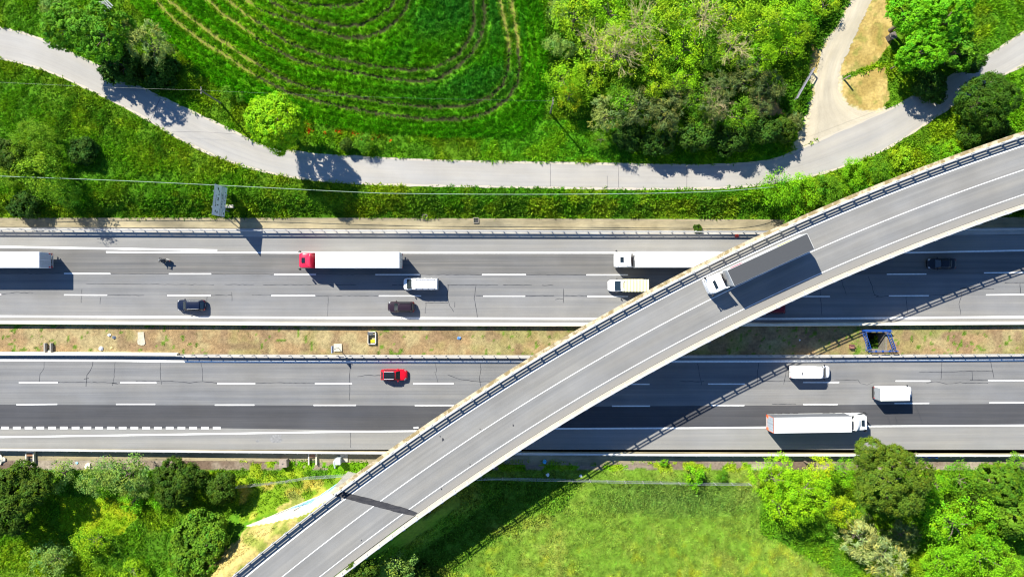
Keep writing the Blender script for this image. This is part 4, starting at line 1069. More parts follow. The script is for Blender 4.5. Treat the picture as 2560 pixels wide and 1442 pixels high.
mb = MB(); mb.box((.80, 0, .80), (.06, .2, .14)); mb.build('headlight', M_LENS, bike, bevel=.03)
mb = MB(); mb.box((-1.0, 0, .86), (.05, .16, .07)); mb.build('taillight', M_RED, bike)
mb = MB(); mb.tube([(.0, -.2, .32), (-.45, -.22, .38), (-.85, -.22, .52)], .055, 8); mb.build('exhaust', M_GALV, bike)

def skinned(name, verts, edges, radii, mat, parent, sub=1):
    me = bpy.data.meshes.new(name); me.from_pydata(verts, edges, [])
    o = bpy.data.objects.new(name, me); COL.objects.link(o); o.parent = parent
    o.modifiers.new('skin', 'SKIN'); o.modifiers.new('sub', 'SUBSURF').levels = sub; o.modifiers['sub'].render_levels = sub
    if not me.skin_vertices: 
        bpy.context.view_layer.update()
    sv = me.skin_vertices[0].data
    for i, r_ in enumerate(radii): sv[i].radius = (r_, r_) if not isinstance(r_, tuple) else r_
    sv[0].use_root = True
    me.materials.append(mat)
    for p in me.polygons: p.use_smooth = True
    return o
rider = empty('person', (c.x, c.y, 0), PI + R(-6), 'rider in dark clothes and helmet leaning over the motorcycle', 'person')
V = [(-.32, 0, .98)]; E = []; RA = [.15]
def addv(p, r_, frm): V.append(p); RA.append(r_); E.append((frm, len(V) - 1)); return len(V) - 1
ab = addv((-.20, 0, 1.14), .145, 0); chh = addv((-.02, 0, 1.32), .16, ab); nk = addv((.10, 0, 1.43), .07, chh); hd = addv((.17, 0, 1.53), .09, nk)
for s in (-1, 1):
    sh_ = addv((.02, s * .19, 1.36), .075, chh); el = addv((.20, s * .34, 1.14), .055, sh_); wr = addv((.44, s * .36, 1.06), .038, el); pa = addv((.50, s * .36, 1.065), .036, wr)
    for k in range(4):
        y = s * (.33 + .024 * k); a_ = addv((.535, y, 1.06), .011, pa); b_ = addv((.555, y, 1.04), .010, a_); addv((.54, y, 1.015), .009, b_)
    a_ = addv((.50, s * .325, 1.045), .012, pa); addv((.52, s * .31, 1.02), .010, a_)
    hp = addv((-.28, s * .12, .94), .11, 0); kn = addv((.12, s * .24, .82), .075, hp); an = addv((-.22, s * .22, .44), .048, kn); addv((-.10, s * .23, .36), .04, an)
skinned('body', V, E, RA, simple('dark_riding_clothes', (.022, .024, .03), .7, var=.2), rider)
mb = MB()
mb.loft([[(.19 + .02 + r_ * .0 + .145 * math.sin(t) * math.cos(a), .125 * math.sin(t) * math.sin(a), 1.57 + .15 * math.cos(t)) for a in np.linspace(0, 2 * PI, 17)[:-1]] for t in np.linspace(.08, 2.5, 10) for r_ in (0,)])
hel = mb.build('helmet', paint((.10, .105, .11)), rider, smooth='all')
mb = MB(); mb.loft([[(.21 + .15 * math.cos(a), .132 * math.sin(a), z_) for a in np.linspace(-1.1, 1.1, 9)] for z_ in (1.53, 1.63)], closed=False); mb.build('visor', M_GLASS, hel)
# ================================================================== ROADSIDE THINGS
def tz(p):
    z, _ = terrain(np.array([p.x]), np.array([p.y])); return float(z[0])
# ---- direction sign
A = P(529.5, 537, 6.9); B = P(537.5, 459, 6.9)
ang = math.atan2(B.y - A.y, B.x - A.x); c = A.lerp(B, .5); Wd = (B - A).length
gz0 = tz(c)
sign = empty('direction_sign', (c.x, c.y, 0), ang, 'large grey blue direction sign on two posts above the gutter', 'road sign')
# local x runs along the panels (towards the north), -y local faces east
M_SIGN = simple('grey_blue_sign_sheet', (.70, .76, .82), .35, .0, var=.04)
M_SIGN2 = simple('muted_sign_sheet', (.58, .64, .66), .35, .0, var=.04)
M_SFRAME = simple('sign_frame', (.10, .13, .16), .5, .3, var=.05)
M_INK = simple('sign_ink', (.018, .028, .045), .5, var=0)
def spanel(z0, z1, x0, x1, mat):
    mb = MB(); mb.box(((x0 + x1) / 2, 0, (z0 + z1) / 2), (x1 - x0, .07, z1 - z0)); fr = mb.build('sign_panel', M_SFRAME, sign, bevel=.02)
    mb = MB(); mb.box(((x0 + x1) / 2, -.042, (z0 + z1) / 2), (x1 - x0 - .1, .016, z1 - z0 - .1)); mb.build('sign_face', mat, fr); return fr
hwid = Wd / 2
p1 = spanel(4.35, 6.9, -hwid, hwid, M_SIGN); p2 = spanel(3.45, 4.28, -hwid + .05, hwid, M_SIGN2); p3 = spanel(2.3, 3.38, -hwid + .1, hwid, M_SIGN)
FY = -.056
def ink(parent, polys, name='lettering'):
    mb = MB()
    for pl in polys:
        n = len(pl); mb.add([(x, FY, z) for x, z in pl] + [(x, FY - .006, z) for x, z in pl], [tuple(range(n)), tuple(range(2 * n - 1, n - 1, -1))] + [(i, (i + 1) % n, n + (i + 1) % n, n + i) for i in range(n)])
    return mb.build(name, M_INK, parent)
def bar(x0, z0, x1, z1, w):
    d = Vector((x1 - x0, z1 - z0)).normalized(); n = Vector((-d.y, d.x)) * w / 2
    return [(x0 - n.x, z0 - n.y), (x1 - n.x, z1 - n.y), (x1 + n.x, z1 + n.y), (x0 + n.x, z0 + n.y)]
# sign text seen upright: local x to the right of a driver's view
ink(p1, [bar(1.30, 5.05, 1.80, 5.55, .16), [(2.10, 5.95), (1.60, 5.75), (1.88, 5.36)]], 'arrow')
ink(p1, [bar(-.72, 5.05, -.72, 5.60, .17)])                                        # I
ink(p1, [bar(.06, 5.05, .06, 5.6, .12), bar(.40, 5.05, .40, 5.6, .12), bar(.06, 5.58, .40, 5.07, .12)])   # N
ink(p1, [[(.78, 5.05), (1.12, 5.05), (.95, 5.5)]])
ink(p1, [bar(-1.0 + .135 * k, 6.05, -1.0 + .135 * k, 6.05 + .17 + .08 * (k % 4 == 0), .075) for k in range(14)] + [bar(-1.02, 6.1, -.75, 6.1, .22)])
ink(p1, [[(-1.75 + .19 * math.cos(a), 5.95 + .19 * math.sin(a)) for a in np.linspace(0, 6.28, 9)[:-1]], [(-1.85 + .20 * math.cos(a), 5.28 + .20 * math.sin(a)) for a in np.linspace(0, 6.28, 9)[:-1]]], 'symbol')
ink(p2, [bar(-.95 + .48 * k, 3.72, -.95 + .48 * k, 4.02, .10) for k in range(5)] + [bar(-.8 + .48 * k, 3.72, -.8 + .48 * k, 4.02, .06) for k in (0, 1, 3, 4)] + [bar(-.95 + .48 * k, 4.0, -.8 + .48 * k, 4.0, .06) for k in (0, 1, 4)])
ink(p3, [bar(-1.2 + .17 * k, 2.72, -1.2 + .17 * k, 2.98, .08) for k in (0, 1, 2, 3, 5, 6)] + [bar(.25 + .22 * k, 2.72, .25 + .22 * k, 2.98, .12) for k in (0, 2, 3, 4, 6)])
ink(p3, [[(-1.98, 2.68), (-1.68, 2.68), (-1.68, 2.98), (-1.98, 2.98)]], 'symbol')
for x in (-1.2, 1.3):
    mb = MB(); mb.box((x, .12, 3.4), (.18, .16, 7.0)); po = mb.build('post', M_SFRAME, sign)
    mb = MB(); mb.tube([(x, .2, 5.2), (x, 2.1, .2)], .07, 6); mb.build('brace', M_SFRAME, po)
for z_ in (2.7, 3.9, 5.0, 6.3):
    mb = MB(); mb.box((0, .05, z_), (Wd * .98, .06, .1)); mb.build('cross_rail', M_SFRAME, sign)
mb = MB(); p = P(573, 516, .8); mb.box((p.x, p.y, tz(p) + .2), (1.5, .5, .5)); o = mb.build('concrete_footing', M_CONC); tag(o, 'small concrete footing in the grass beside the large road sign', 'footing')

# ---- poles and wires
M_WOOD = simple('weathered_wood', (.20, .17, .14), .9, var=.2)
def pole(px, py, hgt, label):
    b = P(px, py, 1.7); r_ = empty('utility_pole', b, 0, label, 'utility pole', 'wooden poles north of the service road')
    mb = MB(); mb.tube([(0, 0, -.3), (0, 0, hgt)], .15, 10, .10); mb.build('pole', M_WOOD, r_)
    mb = MB(); mb.box((0, 0, hgt - .35), (.12, 1.1, .12)); mb.build('crossarm', M_WOOD, r_)
    for y in (-.45, 0, .45):
        mb = MB(); mb.cyl((0, y, hgt - .2), .05, .2, 'z', 8); mb.build('insulator', M_LENS, r_)
    return b + Vector((0, 0, hgt))
t1 = pole(552, 258, 7.4, 'thin pole in the scrub left of the round lime tree')
t2 = pole(1376, 283, 7.4, 'thin pole at the field corner beside the wood')
def cable(pts, r_, label, mat, sag=.0, grp='overhead wires'):
    a, b = Vector(pts[0]), Vector(pts[-1]); n = 40; q = []
    for k in range(n + 1):
        t = k / n; p = a.lerp(b, t); p.z -= sag * 4 * t * (1 - t); q.append(p)
    mb = MB(); mb.tube(q, r_, 5); o = mb.build('cable', mat); tag(o, label, 'cable', grp); return o
M_WIRE = simple('grey_wire', (.20, .22, .21), .5, .2, var=0)
l0 = Vector((-84, t1.y + 1.5, 9.0))
cable([l0 , t1 + Vector((0, 0, -.1))], .007, 'thin wire crossing the service road to the left hand pole', M_WIRE, .5)
cable([t1 + Vector((0, 0, -.1)), t2 + Vector((0, 0, -.1))], .005, 'thin wire spanning the crop field between two poles', M_WIRE, .9)
# thick bundled cable along the slope: hung between poles beyond the frame
q = [P(a, b, z_) for a, b, z_ in ((-60, 438, 7.6), (0, 440.5, 7.3), (280, 451, 6.5), (560, 464, 5.9), (860, 479, 5.5), (1000, 484, 5.4), (1300, 486, 5.4), (1600, 484, 5.7), (1800, 478, 6.1), (1905, 470, 5.4), (1935, 468, 3.6), (1945, 470, 1.8))]
mb = MB(); mb.tube(catmull(q, 6), .045, 6)
tag(mb.build('cable', simple('pale_green_cable', (.24, .33, .24), .5, var=.05)), 'thick pale cable running above the slope past the large road sign', 'cable', 'overhead wires')

# ---- wire fences on the south side
def wire_fence(pts, hgt, label, step=2.6):
    w = resample([P(a, b, 0) for a, b in pts], step)
    for p in w: p.z = tz(p) - .05
    root = empty('wire_fence', w[0], 0, label, 'fence', 'wire fences south of the motorway'); c0 = w[0]
    mb = MB()
    for k in range(11): mb.tube([p - c0 + Vector((.03 * math.sin(i * 2.1 + k), .05 * math.sin(i * 1.3 + k * .7), .08 + k * hgt / 10)) for i, p in enumerate(w)], .010, 3)
    ww = resample(w, .28)
    for p in ww: mb.tube([p - c0, p - c0 + Vector((.02, .04, hgt))], .008, 3, cap=False)
    mb.build('mesh', simple('fence_wire', (.40, .40, .38), .5, .3, var=.1), root)
    for p in w:
        m2 = MB(); m2.box((0, 0, hgt / 2), (.07, .07, hgt + .1)); m2.build('post', M_GALV, root, loc=p - c0)
wire_fence([(598, 1212), (680, 1203), (770, 1190), (862, 1185)], 1.9, 'sagging grey wire fence left of the flyover running to its wing wall')
wire_fence([(1170, 1189), (1300, 1193), (1560, 1200), (1740, 1204), (1870, 1206)], 1.7, 'wire fence between the dirt verge and the pale green meadow')

# ---- gate by the dirt track
a = P(1992, 247, 3.0); b = P(2035, 172, 3.0)
g = empty('metal_gate', (a.x, a.y, 1.7), math.atan2(b.y - a.y, b.x - a.x), 'open grey metal gate on the left side of the dirt track', 'gate'); gl = (b - a).to_2d().length
M_GATE = simple('gate_steel', (.30, .29, .32), .5, .3, var=.1)
mb = MB(); mb.box((gl / 2, 0, 1.45), (gl, .20, .07)); mb.box((gl / 2, 0, .15), (gl, .06, .06)); mb.box((.03, 0, .8), (.06, .06, 1.35)); mb.box((gl - .03, 0, .8), (.06, .06, 1.35)); mb.build('frame', M_GATE, g)
for z_ in (.45, .75, 1.05):
    mb = MB(); mb.tube([(0.05, 0, z_), (gl - .05, 0, z_)], .022, 6); mb.build('bar', M_GATE, g)
for x in (gl * .33, gl * .66):
    mb = MB(); mb.tube([(x, 0, .15), (x, 0, 1.42)], .02, 6); mb.build('upright', M_GATE, g)
mb = MB(); mb.box((gl + .12, 0, .7), (.14, .14, 1.6)); mb.build('gate_post', M_GATE, g)
p = P(2110, 199, 1.7); gp = MB(); gp.box((0, 0, .95), (.22, .22, 2.1), 0, .92); o = gp.build('gate_post', M_WOOD, loc=p); tag(o, 'short dark gate post between the two straw patches', 'post')
p = P(2222, 97, 1.7); mb = MB(); mb.box((0, 0, .6), (.9, .9, 1.3), .4); mb.box((0, 0, 1.3), (1.1, 1.1, .12), .4); o = mb.build('stone_pillar', simple('dark_stone', (.13, .11, .10), .9, var=.25), bevel=.03, loc=p); tag(o, 'dark stone pillar at the edge of the straw under the knobbly tree', 'pillar')

# ---- median furniture
p = P(845, 868.5, .05); mb = MB(); mb.box((0, 0, .06), (1.35, 1.28, .14), R(2)); o = mb.build('concrete_pad', simple('cream_pad_concrete', (.50, .46, .35), .9, var=.14), bevel=.02, loc=p); tag(o, 'square cream concrete pad under the small median sign', 'slab')
s_ = empty('marker_sign', P(846, 869, .12), 0, 'small white sign panel on a pole standing on a cream pad', 'road sign')
mb = MB(); mb.tube([(0, 0, 0), (0, 0, 3.1)], .05, 8); mb.build('pole', M_GALV, s_)
mb = MB(); mb.tube([(0, 0, 2.7), (-.30, 0, 2.7)], .03, 6); mb.build('arm', M_GALV, s_)
mb = MB(); mb.box((-.30, -.05, 2.55), (.06, 1.15, 1.15)); pn = mb.build('panel', simple('sign_back_blue', (.20, .29, .48), .5, var=.05), s_, bevel=.01)
mb = MB(); mb.box((-.345, -.05, 2.55), (.025, 1.15, 1.15)); mb.build('panel_face', simple('sign_white', (.78, .80, .84), .4, var=.03), pn)
# culvert inlet with a yellow crate
p = P(930.5, 844, .03); ch_ = empty('drain_inlet', p, 0, 'concrete drain inlet with dark pit in the median behind the red car', 'drain')
mb = MB()
for cx_, cy_, dx, dy in ((-.62, 0, .16, 2.1), (.62, 0, .16, 2.1), (0, 1.0, 1.4, .14), (0, -1.0, 1.4, .2)): mb.box((cx_, cy_, .16), (dx, dy, .36))
mb.build('rim', M_PALEC, ch_)
mb = MB(); mb.box((0, 0, .02), (1.1, 1.9, .05)); mb.build('floor', simple('sediment', (.30, .27, .17), .9, var=.2), ch_)
mb = MB(); mb.box((-.2, .75, .62), (.9, .5, .06)); mb.box((-.50, -.1, .50), (.07, 1.5, .35)); mb.build('lid', M_STEEL, ch_)
mb = MB(); mb.box((0, 0, .12), (.74, .56, .24), R(4)); mb.box((0, 0, .27), (.62, .44, .05), R(4)); o = mb.build('crate', simple('yellow_plastic', (.80, .66, .01), .5, var=.05), bevel=.02, loc=p + Vector((.17, -.55, .06))); tag(o, 'bright yellow plastic crate lying inside the concrete drain inlet', 'crate')
p = P(353, 845, .03)
mb = MB(); n = 10
ringp = [(-.55, 1.0), (.45, 1.05), (.55, .1), (.72, -.8), (.55, -1.15), (.1, -1.2), (-.5, -1.05), (-.62, -.6), (-.5, .1)]
mb.loft([[(x, y, 0) for x, y in ringp], [(x, y, .10) for x, y in ringp]]); o = mb.build('spillway_slab', simple('dusty_slab_concrete', (.44, .40, .30), .9, var=.18), loc=p); tag(o, 'cream concrete spillway slab below the median wall at left', 'slab')
p = P(124, 868, .03); mb = MB(); mb.box((-.5, 0, .3), (.16, 1.5, .6)); mb.box((.5, 0, .3), (.16, 1.5, .6)); mb.box((0, -.62, .1), (.9, .3, .2)); o = mb.build('concrete_inlet', M_KERBC, loc=p); tag(o, 'pale U shaped concrete inlet at the left of the median', 'drain')
p = P(2127, 866, .03); mb = MB(); mb.box((0, 0, .3), (.66, .6, .6)); mb.box((0, .34, .45), (.8, .1, .7)); o = mb.build('junction_box', simple('rust_brown_box', (.22, .10, .075), .7, var=.2), bevel=.02, loc=p); tag(o, 'small rust brown box left of the blue steel frame', 'box')

# ---- blue steel railing round the opening in the median
M_BLUE = simple('blue_paint', (.02, .075, .30), .4, .1, var=.08)
fr = empty('steel_railing', P(2197, 852, 0), 0, 'blue steel railing around the dark opening in the median', 'railing'); c0 = fr.location
def rail_run(pts, hgt, name):
    w = [P(a, b, .05) - c0 for a, b in pts]; mb = MB()
    for z_ in (.35, .7, hgt): mb.tube([p + Vector((0, 0, z_)) for p in w], .045 if z_ < hgt else .06, 6)
    o = mb.build(name, M_BLUE, fr)
    for p in resample(w, 1.0):
        m2 = MB(); m2.tube([p, p + Vector((0, 0, hgt))], .05, 6); m2.box(tuple(p + Vector((0, 0, .06))), (.3, .3, .06)); m2.build('post', M_BLUE, o)
def lattice(pts, name):
    a, b = [P(*q, .9) - c0 for q in pts]; mb = MB(); d = (b - a).normalized(); nn = Vector((-d.y, d.x, 0)) * .28
    for s in (-1, 1): mb.tube([a + nn * s, b + nn * s], .05, 6)
    n = 7
    for k in range(n + 1):
        p = a.lerp(b, k / n); q = a.lerp(b, min(1, (k + 1) / n)); mb.tube([p - nn, p + nn], .035, 5)
        if k < n: mb.tube([p - nn, q + nn], .025, 5)
    for p in (a, b): mb.tube([p - nn, p - nn - Vector((0, 0, .9))], .05, 6); mb.tube([p + nn, p + nn - Vector((0, 0, .9))], .05, 6)
    mb.build(name, M_BLUE, fr)
mb = MB(); a, b = P(2154, 825.5, .95) - c0, P(2228, 826, .95) - c0
mb.loft([[a + Vector((0, y, z_)) for y, z_ in ((-.14, 0), (.14, 0), (.14, .08), (-.14, .08))], [b + Vector((0, y, z_)) for y, z_ in ((-.14, 0), (.14, 0), (.14, .08), (-.14, .08))]]); mb.build('top_beam', M_BLUE, fr)
rail_run([(2158, 828), (2224, 828)], .9, 'rail')
lattice([(2161, 832), (2174, 873)], 'lattice_side'); lattice([(2222, 832), (2236, 873)], 'lattice_side')
rail_run([(2173, 878), (2240, 877)], .8, 'rail')
# concrete shaft under it
mb = MB()
x0, y0 = P(2167, 874, 0).xy; x1, y1 = P(2213, 829, 0).xy
for (ax, ay), (bx, by), th in (((x0, y0), (x1, y0), (0, -1)), ((x1, y0), (x1, y1), (1, 0)), ((x1, y1), (x0, y1), (0, 1)), ((x0, y1), (x0, y0), (-1, 0))):
    mx_, my_ = (ax + bx) / 2 + th[0] * .15, (ay + by) / 2 + th[1] * .15
    mb.box((mx_, my_, -2.45), (abs(bx - ax) + .6 if ax != bx else .3, abs(by - ay) + (.6 if False else 0) if ay != by else .3, 5.0))
mb.box(((x0 + x1) / 2, (y0 + y1) / 2, -5.0), (x1 - x0 + .8, y1 - y0 + .8, .3))
o = mb.build('opening_shaft', simple('dark_shaft_concrete', (.17, .155, .13), .9, var=.25)); tag(o, 'concrete shaft of the dark opening inside the blue railing', 'shaft')  # shaft walls and floor in a darker concrete
f2 = empty('blue_railing', P(2312, 1144, 0), 0, 'blue railing behind the lower guard rail beside the large olive pine', 'railing'); c0 = f2.location
mb = MB(); a, b = P(2290, 1141, .9) - c0, P(2342, 1143, .9) - c0
mb.tube([a, b], .09, 6); mb.tube([a - Vector((0, 0, .4)), b - Vector((0, 0, .4))], .06, 6); r0 = mb.build('rail', M_BLUE, f2)
for t in (0, .33, .66, 1):
    p = a.lerp(b, t); m2 = MB(); m2.tube([p, p - Vector((0, 0, .95))], .06, 6); m2.box(tuple(p), (.34, .34, .07)); m2.build('post', M_BLUE, r0)

# ---- southern verge furniture
p = P(712, 1155, 0); p.z = tz(p); mb = MB(); mb.box((0, 0, .5), (1.35, 1.3, 1.1), R(3), .94); o = mb.build('concrete_block', simple('brown_grey_concrete', (.27, .22, .18), .9, var=.2), bevel=.03, loc=p); tag(o, 'square brown grey concrete block on the dirt verge left of the flyover', 'block')
mb = MB(); mb.box((0, 0, .02), (.25, .12, .03), .8); b_ = mb.build('lid_handle', M_STEEL, o, loc=(0, 0, 1.06))
cb = empty('control_cabinet', P(852, 1149, 0), 0, 'pale grey metal cabinet with a bent pipe beside the flyover edge', 'cabinet')
mb = MB(); mb.box((-.15, .1, .75), (.75, .95, 1.5)); mb.build('body', simple('pale_cabinet', (.52, .58, .62), .4, .2, var=.05), cb, bevel=.03)
mb = MB(); mb.box((-.15, .1, 1.53), (.9, 1.05, .07)); mb.build('roof', simple('pale_cabinet_roof', (.62, .66, .70), .4, .2, var=.05), cb)
mb = MB(); mb.tube([(-.5, .1, .9), (-.85, .05, .9), (-.95, -.15, .85), (-.95, -1.3, .1)], .13, 8); mb.build('pipe', simple('white_pipe', (.70, .72, .74), .5, var=.04), cb)
mb = MB(); mb.tube([(.4, -.2, 0), (.4, -.2, 2.0)], .05, 6); mb.build('mast', M_GALV, cb)
mb = MB(); mb.box((.55, .3, .1), (1.3, 1.2, .22)); mb.build('plinth', M_CONC, cb)
for px, py, lab in ((79, 1141, 'concrete drain pit with a brown stained top on the lower left verge'), (783, 1144, 'dark drain pit behind the lower guard rail near the grey cabinet')):
    p = P(px, py, 0); p.z = tz(p); d_ = empty('drain_pit', p, 0, lab, 'drain', 'drain pits on the verges')
    mb = MB()
    for s in (-1, 1): mb.box((s * .62, -.1, .25), (.18, 1.9, .5))
    mb.box((0, .85, .25), (1.4, .16, .5)); mb.build('wall', M_PALEC, d_)
    mb = MB(); mb.box((0, .45, .42), (1.0, .5, .06)); mb.build('cover', simple('rusty_cover', (.26, .13, .07), .8, var=.25), d_)
    mb = MB(); mb.box((0, -.2, .015), (1.05, 1.2, .03)); mb.build('pit_floor', M_TAR, d_)
for px, py, lab in ((1062, 543, 'small concrete drain box at the grassy edge of the tan gutter'), (1190, 551, 'square dark drain opening with raised rim in the tan gutter')):
    p = P(px, py, .1); d_ = empty('gutter_drain', p, 0, lab, 'drain', 'drains in the upper gutter')
    mb = MB()
    for s in (-1, 1): mb.box((s * .40, 0, .12), (.08, .9, .24)); mb.box((0, s * .42, .12), (.72, .08, .238))
    mb.build('rim', simple('dirty_drain_concrete', (.25, .22, .17), .9, var=.2), d_)
    mb = MB(); mb.box((0, 0, .10), (.75, .8, .04)); mb.build('grate', M_BLACK, d_)
sp = empty('solar_panel', P(268, 1141, 0), R(25), 'leaning grey solar panel on a thin post at the lower left verge', 'solar panel')
mb = MB(); mb.tube([(0.5, .3, 0), (.5, .3, 2.2)], .04, 6); mb.build('post', M_GALV, sp)
mb = MB(); mb.tube([(.5, .3, 2.1), (-.2, 0, 2.3)], .03, 6); mb.build('arm', M_GALV, sp)
mb = MB(); mb.loft([[(-.55, -.35, 2.0), (-.25, -.42, 2.5), (-.22, -.42, 2.48), (-.52, -.35, 1.98)], [(-.45, .45, 2.0), (-.15, .4, 2.5), (-.12, .4, 2.48), (-.42, .45, 1.98)]]); mb.build('panel', simple('solar_cells', (.06, .09, .13), .2, .3, var=.05), sp)
# fallen concrete pieces and litter
def lump(name, px, py, r_, mat, label, cat, flat=.45, z=None, seed=0, grp=None):
    rr = random.Random(seed); p = P(px, py, 0); p.z = (tz(p) if z is None else z); bm = bmesh.new(); bmesh.ops.create_icosphere(bm, subdivisions=2, radius=1)
    for v_ in bm.verts:
        f_ = rr.uniform(.7, 1.2); v_.co = Vector((v_.co.x * r_ * f_ * rr.uniform(.9, 1.1), v_.co.y * r_ * f_, (v_.co.z + .6) * r_ * flat * f_))
    me = bpy.data.meshes.new(name); bm.to_mesh(me); bm.free(); me.materials.append(mat); o = bpy.data.objects.new(name, me); COL.objects.link(o); o.location = p
    tag(o, label, cat, grp); return o
M_LW = simple('white_plastic', (.78, .78, .78), .5, var=.08); M_LB = simple('blue_plastic', (.08, .20, .42), .5, var=.1); M_LC = simple('cyan_plastic', (.08, .45, .75), .5, var=.05)
lump('litter', 274, 837, .26, M_LW, 'white plastic scrap on the dry median near the short wall', 'litter', seed=1)
lump('litter', 286, 843, .28, simple('dark_bag', (.10, .12, .16), .4, var=.2), 'dark scrap on the dry median right of the white scrap', 'litter', seed=2)
lump('litter', 254, 871, .36, simple('torn_bag', (.45, .48, .55), .4, var=.5, vscale=9), 'torn grey and white bag on the dry median', 'litter', seed=3)
lump('litter', 280, 869, .22, simple('tan_paper', (.66, .52, .22), .6, var=.1), 'tan paper scrap beside the torn bag on the median', 'litter', seed=4)
lump('litter', 1148, 845, .32, M_LB, 'blue bag lying on the dry grass left of the flyover', 'litter', seed=5)
lump('litter', 1361, 1153, .38, M_LC, 'cyan plastic sheet in the shade beside the flyover', 'litter', seed=6)
lump('litter', 1369, 1186, .30, M_LW, 'pale scrap in the shade below the cyan sheet', 'litter', seed=7)
lump('litter', 1452, 1189, .28, M_LW, 'white scrap at the fence where the flyover shadow ends', 'litter', seed=8)
lump('litter', 1999, 850, .15, M_LW, 'tiny white scrap in the shaded part of the median', 'litter', seed=9)
lump('litter', 193, 1156, .22, simple('pale_blue_plastic', (.30, .58, .75), .5, var=.1), 'pale blue scrap on the dirt verge at lower left', 'litter', seed=10)
lump('concrete_chunk', 4, 1147, .75, M_PALEC, 'cream concrete chunk at the lower left edge of the picture', 'rubble', seed=11)
lump('concrete_chunk', 56, 1157, .5, M_PALEC, 'flat pale chunk left of the brown stained drain pit', 'rubble', seed=12)
lump('concrete_chunk', 220, 1164, .55, M_PALEC, 'pale rubble chunk left of the solar panel', 'rubble', seed=13)
lump('concrete_chunk', 84, 1159, .48, M_PALEC, 'pale slab in front of the brown stained drain pit', 'rubble', seed=14, flat=.3)
lump('traffic_bollard', 1841, 590, .3, simple('orange_red_plastic', (.62, .06, .04), .5, var=.05), 'red plastic marker by the guard rail beside the flyover', 'marker', flat=1.0, seed=15)
p = P(268, 18, 1.7); mb = MB()
for k in range(5): mb.box((-.6 + .3 * k, .2 * k - .3, .1 + .05 * k), (.16, 2.6 - .3 * k, .06), R(30 + 4 * k))
mb.box((.2, .1, .42), (1.8, .12, .06), R(-30)); mb.box((-.3, -.5, .42), (1.8, .12, .06), R(-30))
o = mb.build('plank_pile', simple('grey_planks', (.32, .32, .34), .8, var=.25), loc=p + Vector((0, 0, tz(p) - 1.7))); tag(o, 'loose pile of grey planks beside the dark trees at upper left', 'pile')
# ================================================================== TREES AND SHRUBS
def unit(a): return a / np.maximum(np.linalg.norm(a, axis=-1, keepdims=True), 1e-6)
def leaf_quads(c, n, L, Wd, g, tdir=None):
    """rhombus leaves: centres c, normals n, lengths, widths"""
    m = len(c); r_ = g.normal(size=(m, 3)) if tdir is None else tdir + g.normal(size=(m, 3)) * .35
    t = unit(r_ - n * np.sum(r_ * n, -1, keepdims=True)); b = np.cross(n, t)
    L = (L * g.uniform(.65, 1.3, m))[:, None] / 2; Wd = (Wd * g.uniform(.7, 1.25, m))[:, None] / 2
    q = np.stack([c - t * L, c + b * Wd - t * L * .1 , c + t * L, c - b * Wd - t * L * .1], 1)
    return q.reshape(-1, 3)
FORMS = {  # clump radius, leaves per clump, leaf length, width, outward bias, spacing, tint spread
 'broad': (.48, 38, .30, .21, .85, .50, .17), 'knob': (.46, 34, .30, .22, 1.0, 1.0, .16),
 'strand': (.62, 24, .62, .10, .5, .85, .14), 'needle': (.48, 40, .36, .085, .6, .70, .10), 'loose': (.85, 34, .24, .14, .4, 1.15, .15), 'feather': (.85, 52, .25, .15, .45, .80, .13), 'round': (.46, 38, .27, .19, .95, .55, .15), 'fine': (.44, 46, .22, .13, .75, .62, .12)}
